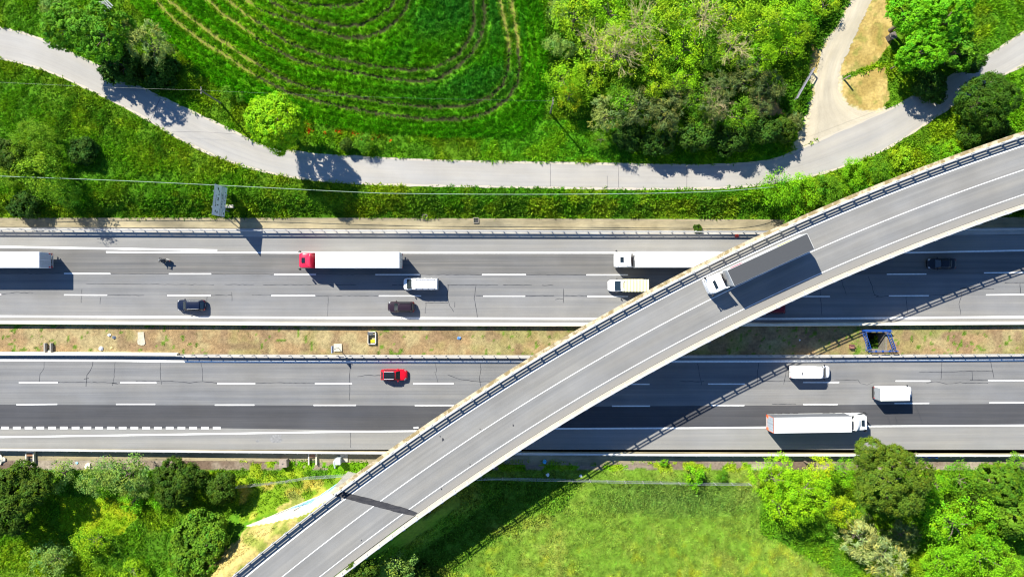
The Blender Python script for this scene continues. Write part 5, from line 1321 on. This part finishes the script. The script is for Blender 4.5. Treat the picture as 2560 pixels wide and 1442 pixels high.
def crown_mesh(Rr, form, seed):
    g = np.random.default_rng(seed); tight = form in ('round', 'fine'); cr, nl, L, Wd, ob, sp, ts = FORMS[form]
    if Rr < 2: cr *= .72; L *= .8; Wd *= .8
    K = int(g.integers(15, 22)); lobes = [(np.zeros(3), (.70 if tight else .58) * Rr)]
    for k in range(K):
        a = 2 * math.pi * (k + g.uniform(-.3, .3)) / K * 2.4; el = g.uniform(-.35, 1.15); d = (g.uniform(.5, .66) if tight else g.uniform(.42, .78)) * Rr
        lobes.append((np.array([math.cos(a) * math.cos(el) * d, math.sin(a) * math.cos(el) * d, math.sin(el) * d * .85]), g.uniform(.17, .40) * Rr))
    cen = []; out = []
    for i, (c, r) in enumerate(lobes):
        n = max(4, int(4 * math.pi * r * r / (math.pi * cr * cr * sp)))
        v = unit(g.normal(size=(n, 3))); p = c + v * r * g.uniform(.86, 1.06, (n, 1))
        ok = p[:, 2] > -.55 * Rr
        for j, (c2, r2) in enumerate(lobes):
            if j != i: ok &= np.linalg.norm(p - c2, axis=1) > r2 * .86
        cen.append(p[ok]); out.append(unit(v[ok] + unit(p[ok] + 1e-6) * .5))
    cen = np.concatenate(cen); out = np.concatenate(out); m = len(cen)
    dead = g.random(m) < .07; cen = cen[~dead]; out = out[~dead]; m = len(cen)
    cc = np.repeat(cen, nl, 0); oo = np.repeat(out, nl, 0)
    off = unit(g.normal(size=cc.shape)) * (cr * g.random((len(cc), 1)) ** .5); off -= oo * np.minimum(0, np.sum(off * oo, -1, keepdims=True)) * .6
    off *= np.repeat(g.uniform(.7, 1.3, m), nl)[:, None]
    pos = cc + off; td = None
    nrm = unit(oo * ob + unit(off) * .35 + g.normal(size=cc.shape) * .55 + np.array([0, 0, .25]))
    if form == 'strand': td = unit(oo * np.array([1, 1, .2]) + np.array([0, 0, -.55])); pos[:, 2] -= np.linalg.norm(off, axis=1) * .4
    if form == 'needle': td = unit(off + oo * .5 + np.array([0, 0, .3]))
    co = leaf_quads(pos, nrm, L, Wd, g, td)
    cl = np.repeat(g.normal(1, ts, m), nl) * g.normal(1, .09, len(cc)); hue = np.repeat(g.normal(0, .12, m), nl)
    tint = np.clip(np.stack([cl * (1 + hue), cl, cl * (1 - hue)], 1), .45, 1.7)
    return quads_mesh('crown', co, np.repeat(tint, 4, 0), None)
_cr = {}
NVAR = {5.0: 3, 3.0: 3, 1.5: 2}
def crown_proto(Rr, form, i):
    base = 5.0 if Rr > 3.8 else (3.0 if Rr > 1.9 else 1.5); k = (base, form, i % NVAR[base])
    if k not in _cr: _cr[k] = crown_mesh(base, form, int(base * 10) * 1000 + len(form) * 170 + ord(form[0]) * 3 + i % NVAR[base])
    return _cr[k], Rr / base
def trunk_mesh(seed):
    rr = random.Random(seed); mb = MB()
    mb.tube([(0, 0, -.05), (.01, .0, .3), (.0, .015, .6), (.02, 0, .95)], .075, 9, .03)
    for k in range(7):
        a = k * 2.4 + rr.uniform(-.4, .4); z0 = rr.uniform(.35, .75); l_ = rr.uniform(.3, .55)
        mb.tube([(0, 0, z0), (math.cos(a) * l_ * .5, math.sin(a) * l_ * .5, z0 + .17), (math.cos(a) * l_, math.sin(a) * l_, z0 + rr.uniform(.15, .35))], .03, 6, .008)
    me = bpy.data.meshes.new('trunk'); me.from_pydata(mb.v, [], mb.f); me.materials.append(M_BARK); return me
M_BARK = simple('bark', (.16, .125, .09), .9, var=.25)
M_TWIG = simple('pale_twigs', (.50, .41, .20), .9, var=.2)
TRK = [trunk_mesh(k) for k in range(3)]
def twig_mesh(seed, Rr=3.0):
    rr = random.Random(seed); mb = MB()
    def br(p, d, l_, r, dep):
        q = [p]; dd = d
        for k in range(3):
            dd = (dd + Vector((rr.gauss(0, .16), rr.gauss(0, .16), rr.gauss(0, .1)))).normalized(); q.append(q[-1] + dd * l_ / 3)
        mb.tube(q, r, 4, r * .45, cap=False)
        if dep > 0:
            for k in range(5 if dep > 1 else 4):
                b = q[1].lerp(q[3], rr.random()); nd = (dd + Vector((rr.gauss(0, .6), rr.gauss(0, .6), rr.gauss(.1, .35)))).normalized()
                br(b, nd, l_ * rr.uniform(.45, .7), r * .5, dep - 1)
    for k in range(15):
        a = k * 2.4; el = rr.uniform(.15, 1.3)
        br(Vector((0, 0, -.3 * Rr)), Vector((math.cos(a) * math.cos(el), math.sin(a) * math.cos(el), math.sin(el))), Rr * rr.uniform(.6, .85), .045, 2)
    me = bpy.data.meshes.new('twigs'); me.from_pydata(mb.v, [], mb.f); me.materials.append(M_TWIG); return me
TWIG = [twig_mesh(k) for k in range(2)]
KINDS = {
 'lime': ('feather', (.215, .385, .012)), 'spring': ('feather', (.225, .345, .016)), 'loose': ('loose', (.27, .40, .03)), 'yellow': ('feather', (.31, .38, .016)), 'bright': ('feather', (.150, .330, .012)),
 'green': ('feather', (.105, .225, .016)), 'deep': ('knob', (.095, .225, .016)), 'knob': ('knob', (.125, .33, .012)), 'dark': ('broad', (.068, .122, .016)), 'holm': ('fine', (.060, .130, .016)), 'pine': ('fine', (.125, .185, .024)),
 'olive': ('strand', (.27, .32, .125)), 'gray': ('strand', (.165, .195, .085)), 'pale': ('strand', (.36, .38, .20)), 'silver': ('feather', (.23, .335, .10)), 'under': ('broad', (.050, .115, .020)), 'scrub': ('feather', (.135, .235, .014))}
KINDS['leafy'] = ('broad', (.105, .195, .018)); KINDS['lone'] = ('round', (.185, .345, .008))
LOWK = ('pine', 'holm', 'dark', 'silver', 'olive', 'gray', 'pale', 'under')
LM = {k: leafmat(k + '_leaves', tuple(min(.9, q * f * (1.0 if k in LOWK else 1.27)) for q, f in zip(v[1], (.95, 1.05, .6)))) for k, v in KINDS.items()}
_ti = 0
def tree(kind, px, py, rpx, hgt, label, group=None, z0=None, twig=None, squash=None, shrub=False, extra=()):
    global _ti; _ti += 1; rr = random.Random(_ti * 31)
    Rr = rpx / 15.0 * .95; sq = squash or rr.uniform(.78, .95)
    zc = max(hgt - Rr * sq * .72, Rr * .35); c = P(px, py, 0); zg = tz(c) if z0 is None else z0
    c = P(px, py, zg + zc + .15 * Rr); c.z = zg
    form = KINDS[kind][0]
    me, sc = crown_proto(Rr, form, _ti)
    def mk(name, data, parent, loc, scale, mat=None, rz=0):
        o = bpy.data.objects.new(name, data); COL.objects.link(o); o.parent = parent; o.location = loc; o.scale = scale; o.rotation_euler = (0, 0, rz)
        if mat is not None:
            o.material_slots[0].link = 'OBJECT'; o.material_slots[0].material = mat
        return o
    nx = rr.uniform(.92, 1.08)
    if shrub:
        o = mk('shrub', me, None, (c.x, c.y, zg + zc), (sc * nx, sc / nx, sc * sq), LM[kind], rr.uniform(0, 6.28))
        tag(o, label, 'shrub', group); return o
    root = empty('tree', c, 0, label, 'tree', group)
    mk('crown', me, root, (0, 0, zc), (sc * nx, sc / nx, sc * sq), LM[kind], rr.uniform(0, 6.28))
    for ex, ey, er, ez in extra:      # further boughs of the same tree
        q = P(ex, ey, zg + ez); m2, s2 = crown_proto(er / 15 * .95, form, _ti + 1); mk('crown', m2, root, (q.x - c.x, q.y - c.y, ez), (s2, s2, s2 * .8), LM[kind], rr.uniform(0, 6.28))
    mk('trunk', TRK[_ti % 3], root, (0, 0, 0), (Rr, Rr, zc * 1.05), None, rr.uniform(0, 6.28))
    if twig: mk('bare_branch', TWIG[_ti % 2], root, (0, 0, zc + Rr * (.35 if twig == 1 else .1)), (Rr / 3, Rr / 3, Rr / 3 * .9), None, rr.uniform(0, 6.28))
    return root



_oldq = quads_mesh
def quads_mesh(name, co, tint, mat, nv=4): return _oldq(name, co, tint, mat if mat is not None else LM['green'], nv)

GW = 'trees of the wood beside the dirt track'; GU = 'trees at the upper left bend'; GR = 'trees beside the service road at upper right'; GS = 'trees and bushes in the lower left corner'; GE = 'trees in the lower right corner'; GB = 'bushes beside the flyover'; GV = 'bushes on the slope above the motorway'
T = tree
# upper left
T('deep', 160, 62, 62, 8.5, 'feathery deep green tree leftmost of the pair above the road bend', GU)
T('deep', 243, 82, 76, 10, 'dense dark green tree right of its feathery neighbour at upper left', GU)
T('under', 300, 160, 55, 4.5, 'shaded dark bush between the road bend and the pale olive tree', GU)
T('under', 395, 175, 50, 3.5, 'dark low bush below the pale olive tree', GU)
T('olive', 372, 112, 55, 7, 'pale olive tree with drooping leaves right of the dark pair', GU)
T('olive', 318, 78, 28, 6, 'small grey olive crown between the dark tree and pale olive tree', GU)
T('silver', 128, 18, 28, 3, 'pale bush behind the feathery tree at the upper left edge', GU, shrub=True)
T('lone', 686, 305, 82, 11, 'round bright lime tree standing alone at the service road')
T('green', 905, 357, 24, 2.6, 'round green bush at the field edge above the service road', None, shrub=True)
T('dark', 868, 362, 18, 2.0, 'small dark bush touching the round bush at the field edge', None, shrub=True)
T('green', 566, 232, 17, 1.8, 'small green bush near the thin pole in the scrub', None, shrub=True)
T('green', 600, 243, 12, 1.4, 'tiny bush right of the thin pole above the service road', None, shrub=True)
# slope above the motorway, left
for a in (('scrub', 92, 350, 62, 4.6, 'broad yellow green bush in the middle of the left slope'), ('under', 205, 380, 40, 2.0, 'bush coloured dark for the shaded hollow right of the broad yellow green bush'), ('dark', 12, 385, 45, 3.5, 'dark brownish bush at the left edge of the slope'),  # shade of the hollow is put in as a bush in dark leaf colour
          ('scrub', 105, 440, 60, 6.5, 'tall leafy bush on the slope under the pale cable'), ('green', 160, 480, 38, 3.4, 'green bush in front of the tall leafy bush on the slope'), ('under', 60, 510, 40, 2.6, 'low dark bush at the gutter below the tall leafy bush'),
          ('scrub', 25, 440, 34, 2.6, 'yellow green bush at the left edge under the cable'), ):
    T(*a, GV, shrub=True)
for a in (('silver', 1400, 20, 34, 5, 'grey green bush at the upper left corner of the wood'), ('silver', 1385, 110, 26, 3, 'grey green bush between crop field and wood'), ('silver', 1420, 120, 24, 3, 'grey green low bush inside the left wood edge')): T(*a, GW, shrub=True)
for a in (('spring', 1440, 30, 58, 9, 'yellow green tree at the top left of the wood'), ('loose', 1490, 110, 52, 8.5, 'loose yellowish crown left of the branchy tree'), ('lime', 1530, 25, 55, 10, 'lime crown at the top edge left of the branchy tree'),
          ('loose', 1600, 70, 58, 10.5, 'loose branchy yellow crown at the top of the wood'), ('spring', 1680, 30, 58, 10, 'spring green crown at the top centre of the wood'), ('loose', 1545, 130, 58, 9.5, 'tree with bare radiating branches in the left part of the wood'), ('spring', 1640, 130, 50, 9, 'spring green crown right of the radiating branches'),
          ('loose', 1760, 45, 58, 10, 'loose yellow green crown at the top right of centre in the wood'), ('lime', 1720, 110, 52, 9, 'lime crown in the middle of the wood'), ('spring', 1830, 40, 55, 9, 'spring green crown near the top third of the wood'), ('loose', 1830, 115, 50, 8.5, 'branchy pale crown above the grey trees'),
          ('spring', 1900, 60, 52, 8, 'spring green tree in the right half of the wood top'), ('lime', 1950, 40, 50, 6, 'lime tree at the top close to the dirt track'), ('bright', 2005, 40, 46, 3.8, 'bright green bush tree leaning to the dirt track top'), ('spring', 2062, 12, 38, 3.0, 'small tree at the top where wood meets the track'),
          ('lime', 1972, 118, 44, 4.8, 'bright lime tree closest to the bend of the dirt track'), ('lime', 1910, 140, 40, 8, 'lime crown left of the tree at the track bend'), ('lime', 1715, 185, 42, 8.5, 'very bright lime crown above the grey drooping trees'), ('lime', 1410, 190, 50, 7, 'lime tree bulging out of the left edge of the wood'),
          ('yellow', 1425, 235, 34, 5, 'yellow green bush tree at the left edge below the lime bulge'), ('spring', 1480, 190, 44, 7, 'spring green crown behind the lime bulge'), ('green', 1555, 225, 38, 7, 'dark green gap tree below the radiating branches'), ('bright', 1560, 250, 30, 7, 'small bright green crown among grey foliage left'),
          ('spring', 1640, 205, 40, 7.5, 'spring green crown centre left above the grey trees'), ('green', 1780, 130, 40, 7, 'green crown filling the gap in the centre of the wood'), ('spring', 1998, 80, 40, 4.2, 'spring green crown near the track above the bright lime tree')):
    T(*a, GW, twig=(1 if a[0] == 'loose' else None))
T('loose', 1545, 90, 40, 11, 'pale leafless crown showing its branches at the top left of the wood', GW, twig=1)
for a in (('olive', 1520, 285, 48, 7, 'drooping olive tree at the lower left of the wood'), ('gray', 1600, 265, 52, 7.5, 'grey drooping tree in the lower left part of the wood'), ('gray', 1670, 285, 44, 7, 'grey drooping tree right of its larger grey neighbour'), ('green', 1745, 245, 44, 7.5, 'green tree between grey foliage in the lower wood'),
          ('gray', 1800, 215, 44, 7.5, 'dark grey tree below the branchy pale crown'), ('gray', 1870, 195, 48, 7, 'dark grey bushy tree right of the wood centre'), ('gray', 1930, 215, 42, 4.6, 'dark grey tree near the gate'), ('gray', 1900, 265, 36, 5.5, 'grey bush above the brown bare patch'),
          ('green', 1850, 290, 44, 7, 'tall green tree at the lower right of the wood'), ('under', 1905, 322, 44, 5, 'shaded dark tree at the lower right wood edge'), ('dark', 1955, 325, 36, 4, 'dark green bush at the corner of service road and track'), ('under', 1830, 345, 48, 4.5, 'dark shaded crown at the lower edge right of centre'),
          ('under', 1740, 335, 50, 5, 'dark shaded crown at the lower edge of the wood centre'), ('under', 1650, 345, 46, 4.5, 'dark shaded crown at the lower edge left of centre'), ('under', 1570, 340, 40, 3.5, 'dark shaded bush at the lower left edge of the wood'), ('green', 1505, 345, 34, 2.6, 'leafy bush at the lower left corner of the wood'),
          ('green', 1765, 295, 36, 6, 'green crown beside the leafless pale crown'), ('gray', 1700, 230, 36, 7, 'grey crown between lime crown and green tree')):
    T(*a, GW)
T('gray', 1788, 268, 42, 7.6, 'leafless pale tan crown in the lower wood', GW, twig=1)
T('gray', 1985, 305, 26, 2.4, 'brownish scrubby bush at the brown bare patch', GW, shrub=True)
T('green', 1985, 270, 18, 1.6, 'small green bush at the foot of the grey gate', GW, shrub=True)
# upper right
for a in (('knob', 2285, 35, 70, 9, 'knobbly bright green tree at the top left of the upper right group'), ('knob', 2380, 45, 72, 10, 'large knobbly bright green tree at the top right'), ('knob', 2310, 125, 62, 9, 'knobbly bright green tree nearest to the straw patch'), ('deep', 2395, 125, 60, 8, 'darker knobbly tree over the service road shade'), ('knob', 2266, 150, 28, 5.5, 'small knobbly crown beside the grass ridge'),
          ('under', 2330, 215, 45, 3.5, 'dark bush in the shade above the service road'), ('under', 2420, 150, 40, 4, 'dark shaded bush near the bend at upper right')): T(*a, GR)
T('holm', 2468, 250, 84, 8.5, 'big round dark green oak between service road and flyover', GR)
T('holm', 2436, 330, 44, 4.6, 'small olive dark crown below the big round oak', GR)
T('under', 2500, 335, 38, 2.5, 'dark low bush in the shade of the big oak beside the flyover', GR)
# by the flyover, north
for a in (('bright', 1945, 480, 48, 3.6, 'bright green bush touching the service road left of the flyover'), ('bright', 2010, 475, 46, 3.4, 'bright green bush second from the left at the flyover'), ('bright', 1985, 525, 40, 3.0, 'bright green bush at the gutter end beside the flyover'), ('green', 2075, 470, 40, 2.8, 'green bush along the flyover right of the bright pair'), ('bright', 2135, 430, 38, 2.6, 'bright green bush along the flyover below the service road'),
          ('green', 2200, 420, 34, 2.0, 'leafy bush between service road and flyover'), ('spring', 2255, 400, 30, 1.8, 'pale green bush furthest up along the flyover'), ('bright', 2380, 375, 24, 2.0, 'small bright bush below the dark oak beside the flyover')): T(*a, GB, shrub=True)
# lower left
for a in (('dark', 55, 1215, 72, 7.5, 'dark green tree at the left edge below the motorway'), ('dark', 10, 1290, 60, 7, 'dark green tree cut by the left picture edge'), ('silver', 150, 1185, 42, 4.5, 'grey green bush behind the yellow flowers at lower left'), ('silver', 235, 1200, 44, 5, 'pale silver green bush left of the big silver bush'), ('silver', 268, 1185, 40, 4.6, 'small pale silver bush between two larger silver bushes'), ('silver', 350, 1215, 36, 3.6, 'pale silver bush in front of the broad dark green crown'), ('silver', 310, 1190, 56, 5.5, 'big pale silver green bush with white blossom'), ('dark', 445, 1205, 70, 6, 'broad dark green crown between the silver bush and the round dark bush'), 
          ('dark', 551, 1222, 44, 5.5, 'small round dark olive tree at the end of the wire fence'), ('bright', 328, 1255, 30, 2.6, 'small bright green bush below the big silver bush'), ('bright', 392, 1252, 24, 2.2, 'tiny bright green bush next to the dark crowns'), ('leafy', 500, 1365, 92, 8, 'big green tree left of the flyover in the lower left'), ('spring', 230, 1355, 48, 4, 'pale olive green bush in the middle of the lower left'),
          ('silver', 130, 1400, 52, 3.5, 'grey green bush at the lower left bottom edge'), ('spring', 330, 1430, 40, 2.5, 'yellow green bush at the bottom edge left of the big tree')): T(*a, GS)
T('silver', 985, 1412, 52, 6.5, 'sunlit green tree in the shade below the flyover', None)
T('dark', 900, 1432, 42, 5, 'dark brownish bush under the lower edge of the flyover', GB, shrub=True)
T('dark', 1050, 1440, 36, 3, 'dark bush right of the sunlit tree below the flyover', GB, shrub=True)
# lower right
for a in (('lime', 1945, 1205, 66, 7.5, 'left half of the lime leafed tree crowns by the meadow'), ('lime', 2020, 1235, 72, 8.5, 'largest lime crown at the edge of the meadow'), ('lime', 1960, 1275, 50, 6.5, 'lower lime crown casting shadow on the meadow'), ('yellow', 2050, 1175, 36, 7, 'yellow green crown above the largest lime crown'), ('yellow', 2098, 1275, 40, 6.5, 'yellow tree between the lime crowns and the olive pine'), ('bright', 2108, 1178, 40, 5.5, 'bright green bush tree beside the lower guard rail'), 
          ('pale', 2150, 1345, 58, 5, 'pale dry drooping tree below the olive pine'), ('pale', 2215, 1395, 56, 5, 'second pale dry drooping tree nearest to the bottom edge'), ('gray', 2260, 1340, 44, 3.5, 'shaded grey bush under the olive pine'), ('bright', 2405, 1320, 92, 7, 'big bright green tree at the lower right'), ('bright', 2470, 1400, 82, 6.5, 'bright green tree in the lower right corner'), ('bright', 2370, 1410, 66, 5, 'bright green crown at the bottom edge right of the pale trees'), ('green', 2410, 1205, 50, 5, 'green crown behind the blue railing'), ('leafy', 2495, 1205, 62, 6.5, 'olive green tree at the right edge below the motorway'), ('leafy', 2540, 1290, 60, 6.5, 'green tree at the right picture edge'), ('bright', 2350, 1215, 36, 4, 'bright green bush between the olive pine and green crown'), ('dark', 2440, 1255, 36, 3.5, 'dark gap bush among the lower right trees'), ('green', 2550, 1170, 40, 4, 'green bush near the guard rail at the right edge')): T(*a, GE)
T('pine', 2235, 1210, 104, 12.5, 'large tall olive green pine leaning over the lower guard rail', GE, extra=((2178, 1130, 44, 9.3), (2238, 1146, 42, 9.0)))
T('bright', 1738, 1192, 30, 2.4, 'small bright green bush at the meadow fence', None, shrub=True)
T('green', 1805, 1190, 16, 1.2, 'tiny green bush between fence bush and lime crowns', None, shrub=True)
T('bright', 1660, 1157, 11, .9, 'tiny bright weed at the lower guard rail', None, shrub=True)
T('under', 2192, 862, 22, 1.2, 'green weed growing inside the dark median opening', None, z0=-3.4, shrub=True)
T('spring', 2198, 848, 14, 1.0, 'yellow green weed deep inside the median opening', None, z0=-3.0, shrub=True)
T('dark', 1745, 572, 12, .5, 'small dark weed growing in the gutter near the flyover', None, shrub=True)

# ================================================================== GRASS, CROP AND WEEDS
def scatter(dens_max, seed):
    g = np.random.default_rng(seed); A = 184 * 110; n = int(A * dens_max)
    return g.uniform(-90, 90, n), g.uniform(-53, 53, n), g
gxs, gys, gg = scatter(13.5, 3)
_z, _e = terrain(gxs, gys); ZZ = zones(gxs, gys, _z, _e)
keep = gg.random(len(gxs)) < ZZ['dens'] / 15.0
U, V_ = ZZ['u'], ZZ['v']
pav = ((V_ > 542) & (V_ < 818)) | ((V_ > 884) & (V_ < 1142)) | inpoly(U, V_, SR_POLY) | inpoly(U, V_, TR_POLY)
s_, d_ = bridge_sd(gxs, gys)
pav |= (np.abs(d_) < 6.3) & (_e > 1.0)                       # road on the embankment
pav |= (np.abs(d_) < 4.6) & (s_ > S_JS + 4) & (s_ < S_E)      # bare soil under the deck
pav |= (np.abs(d_) < 8.5) & (_e > 4.5) & (s_ > S_JS - 7) & (s_ < S_E) & (d_ > 0)
pav |= (U > 2150) & (U < 2246) & (V_ > 824) & (V_ < 882)
pav |= (ZZ['typ'] == 1) & (ZZ['dt'] < 5.0)
for a_, b_, r_ in ((845, 868, 14), (930, 844, 20), (353, 845, 22), (712, 1155, 13), (852, 1149, 24), (75, 1141, 16), (573, 516, 12)): pav |= np.hypot(U - a_, V_ - b_) < r_
wx_, wy_ = W1, W2
pav |= polydist(gxs, gys, [(W0.x, W0.y), (W1.x, W1.y), (W2.x, W2.y)]) < .75
keep &= ~pav
idx = np.nonzero(keep)[0]
def tufts(name, sel, nb, wid, lean, spread=.20):
    n = len(sel); g = np.random.default_rng(len(name) * 17)
    if not n: return
    base = np.stack([gxs[sel], gys[sel], _z[sel] - .03], -1); h_ = ZZ['hgt'][sel] * g.uniform(.65, 1.35, n)
    col = ZZ['tint'][sel] * (VG if name != 'dry_grass' else 1.0) * g.normal(1, .13 if name == 'verge_grass' else .19, (n, 1)).clip(.5, 1.6); col[:, 0] *= g.normal(1, .10, n)
    b = np.repeat(base, nb, 0); hh = np.repeat(h_, nb) * g.uniform(.45, 1.15, n * nb)
    a = g.uniform(0, 2 * math.pi, n * nb); tl = g.uniform(*lean, n * nb)
    d = np.stack([np.cos(a) * np.sin(tl), np.sin(a) * np.sin(tl), np.cos(tl)], -1)
    b = b + np.stack([np.cos(a), np.sin(a), 0 * a], -1) * (g.random(n * nb) * spread)[:, None] + g.normal(0, .07, (n * nb, 3)) * np.array([1, 1, 0])
    side = unit(np.cross(d, g.normal(size=d.shape))); w = (wid * g.uniform(.7, 1.3, n * nb))[:, None]
    mid = b + d * (hh * .55)[:, None]; tip = b + d * hh[:, None]; tip[:, 2] -= .12 * hh * np.sin(tl)
    q = np.stack([b, mid + side * w, tip, mid - side * w], 1).reshape(-1, 3)
    tn = np.repeat(np.clip(col, .003, .9), nb, 0) * g.normal(1, .10, (n * nb, 1))
    me = _oldq(name, q, np.repeat(np.clip(tn, .003, .95), 4, 0), M_GRASS)
    o = bpy.data.objects.new(name, me); COL.objects.link(o); tag(o, kind='stuff'); return o
M_GRASS = tinted('grass_blades', transl=.30, rough=.6, nlo=.80, nhi=1.20, nscale=2.0, spec=.10)
ty = ZZ['typ'][idx]
tufts('verge_grass', idx[ty == 0], 11, .075, (.35, 1.15))
tufts('crop', idx[ty == 1], 11, .05, (.12, .62))
tufts('undergrowth', idx[ty == 2], 10, .12, (.4, 1.2))
tufts('dry_grass', idx[ty == 3], 8, .035, (.7, 1.35))
tufts('tall_weeds', idx[ty == 5], 26, .075, (.25, 1.2), spread=.42)
tufts('meadow_grass', idx[ty == 4], 11, .05, (.3, 1.05))
# ================================================================== LIGHT AND CAMERA
SUNV = Vector((-0.74, 0.90, 1.0)).normalized()
elev = math.asin(SUNV.z); rot = math.atan2(SUNV.x, SUNV.y)
w = bpy.data.worlds.new('World'); SC.world = w; w.use_nodes = True
nt = w.node_tree; sk = nt.nodes.new('ShaderNodeTexSky'); sk.sky_type = 'NISHITA'; sk.sun_disc = False
sk.sun_elevation = elev; sk.sun_rotation = rot; sk.air_density = 1.0; sk.dust_density = .05; sk.ozone_density = 10.0
bg = nt.nodes['Background']; nt.links.new(sk.outputs[0], bg.inputs[0]); bg.inputs[1].default_value = 0.078
L = bpy.data.lights.new('sun', 'SUN'); L.energy = 4.6; L.angle = R(.53); L.color = (1.0, .955, .84)
lo = bpy.data.objects.new('sun', L); COL.objects.link(lo); lo.rotation_euler = SUNV.to_track_quat('Z', 'Y').to_euler(); lo.location = (-60, 70, 90)
cam = bpy.data.cameras.new('camera'); cam.lens = 24; cam.sensor_width = 36; cam.clip_end = 6000
co_ = bpy.data.objects.new('camera', cam); COL.objects.link(co_); co_.location = (0, 0, H); co_.rotation_euler = (0, 0, 0); SC.camera = co_
SC.view_settings.view_transform = 'Standard'; SC.view_settings.look = 'None'; SC.view_settings.exposure = 1.2; SC.view_settings.gamma = 1.0
SC.render.engine = 'CYCLES'
SC.cycles.max_bounces = 6; SC.cycles.diffuse_bounces = 3; SC.cycles.transmission_bounces = 3; SC.cycles.filter_width = 1.15
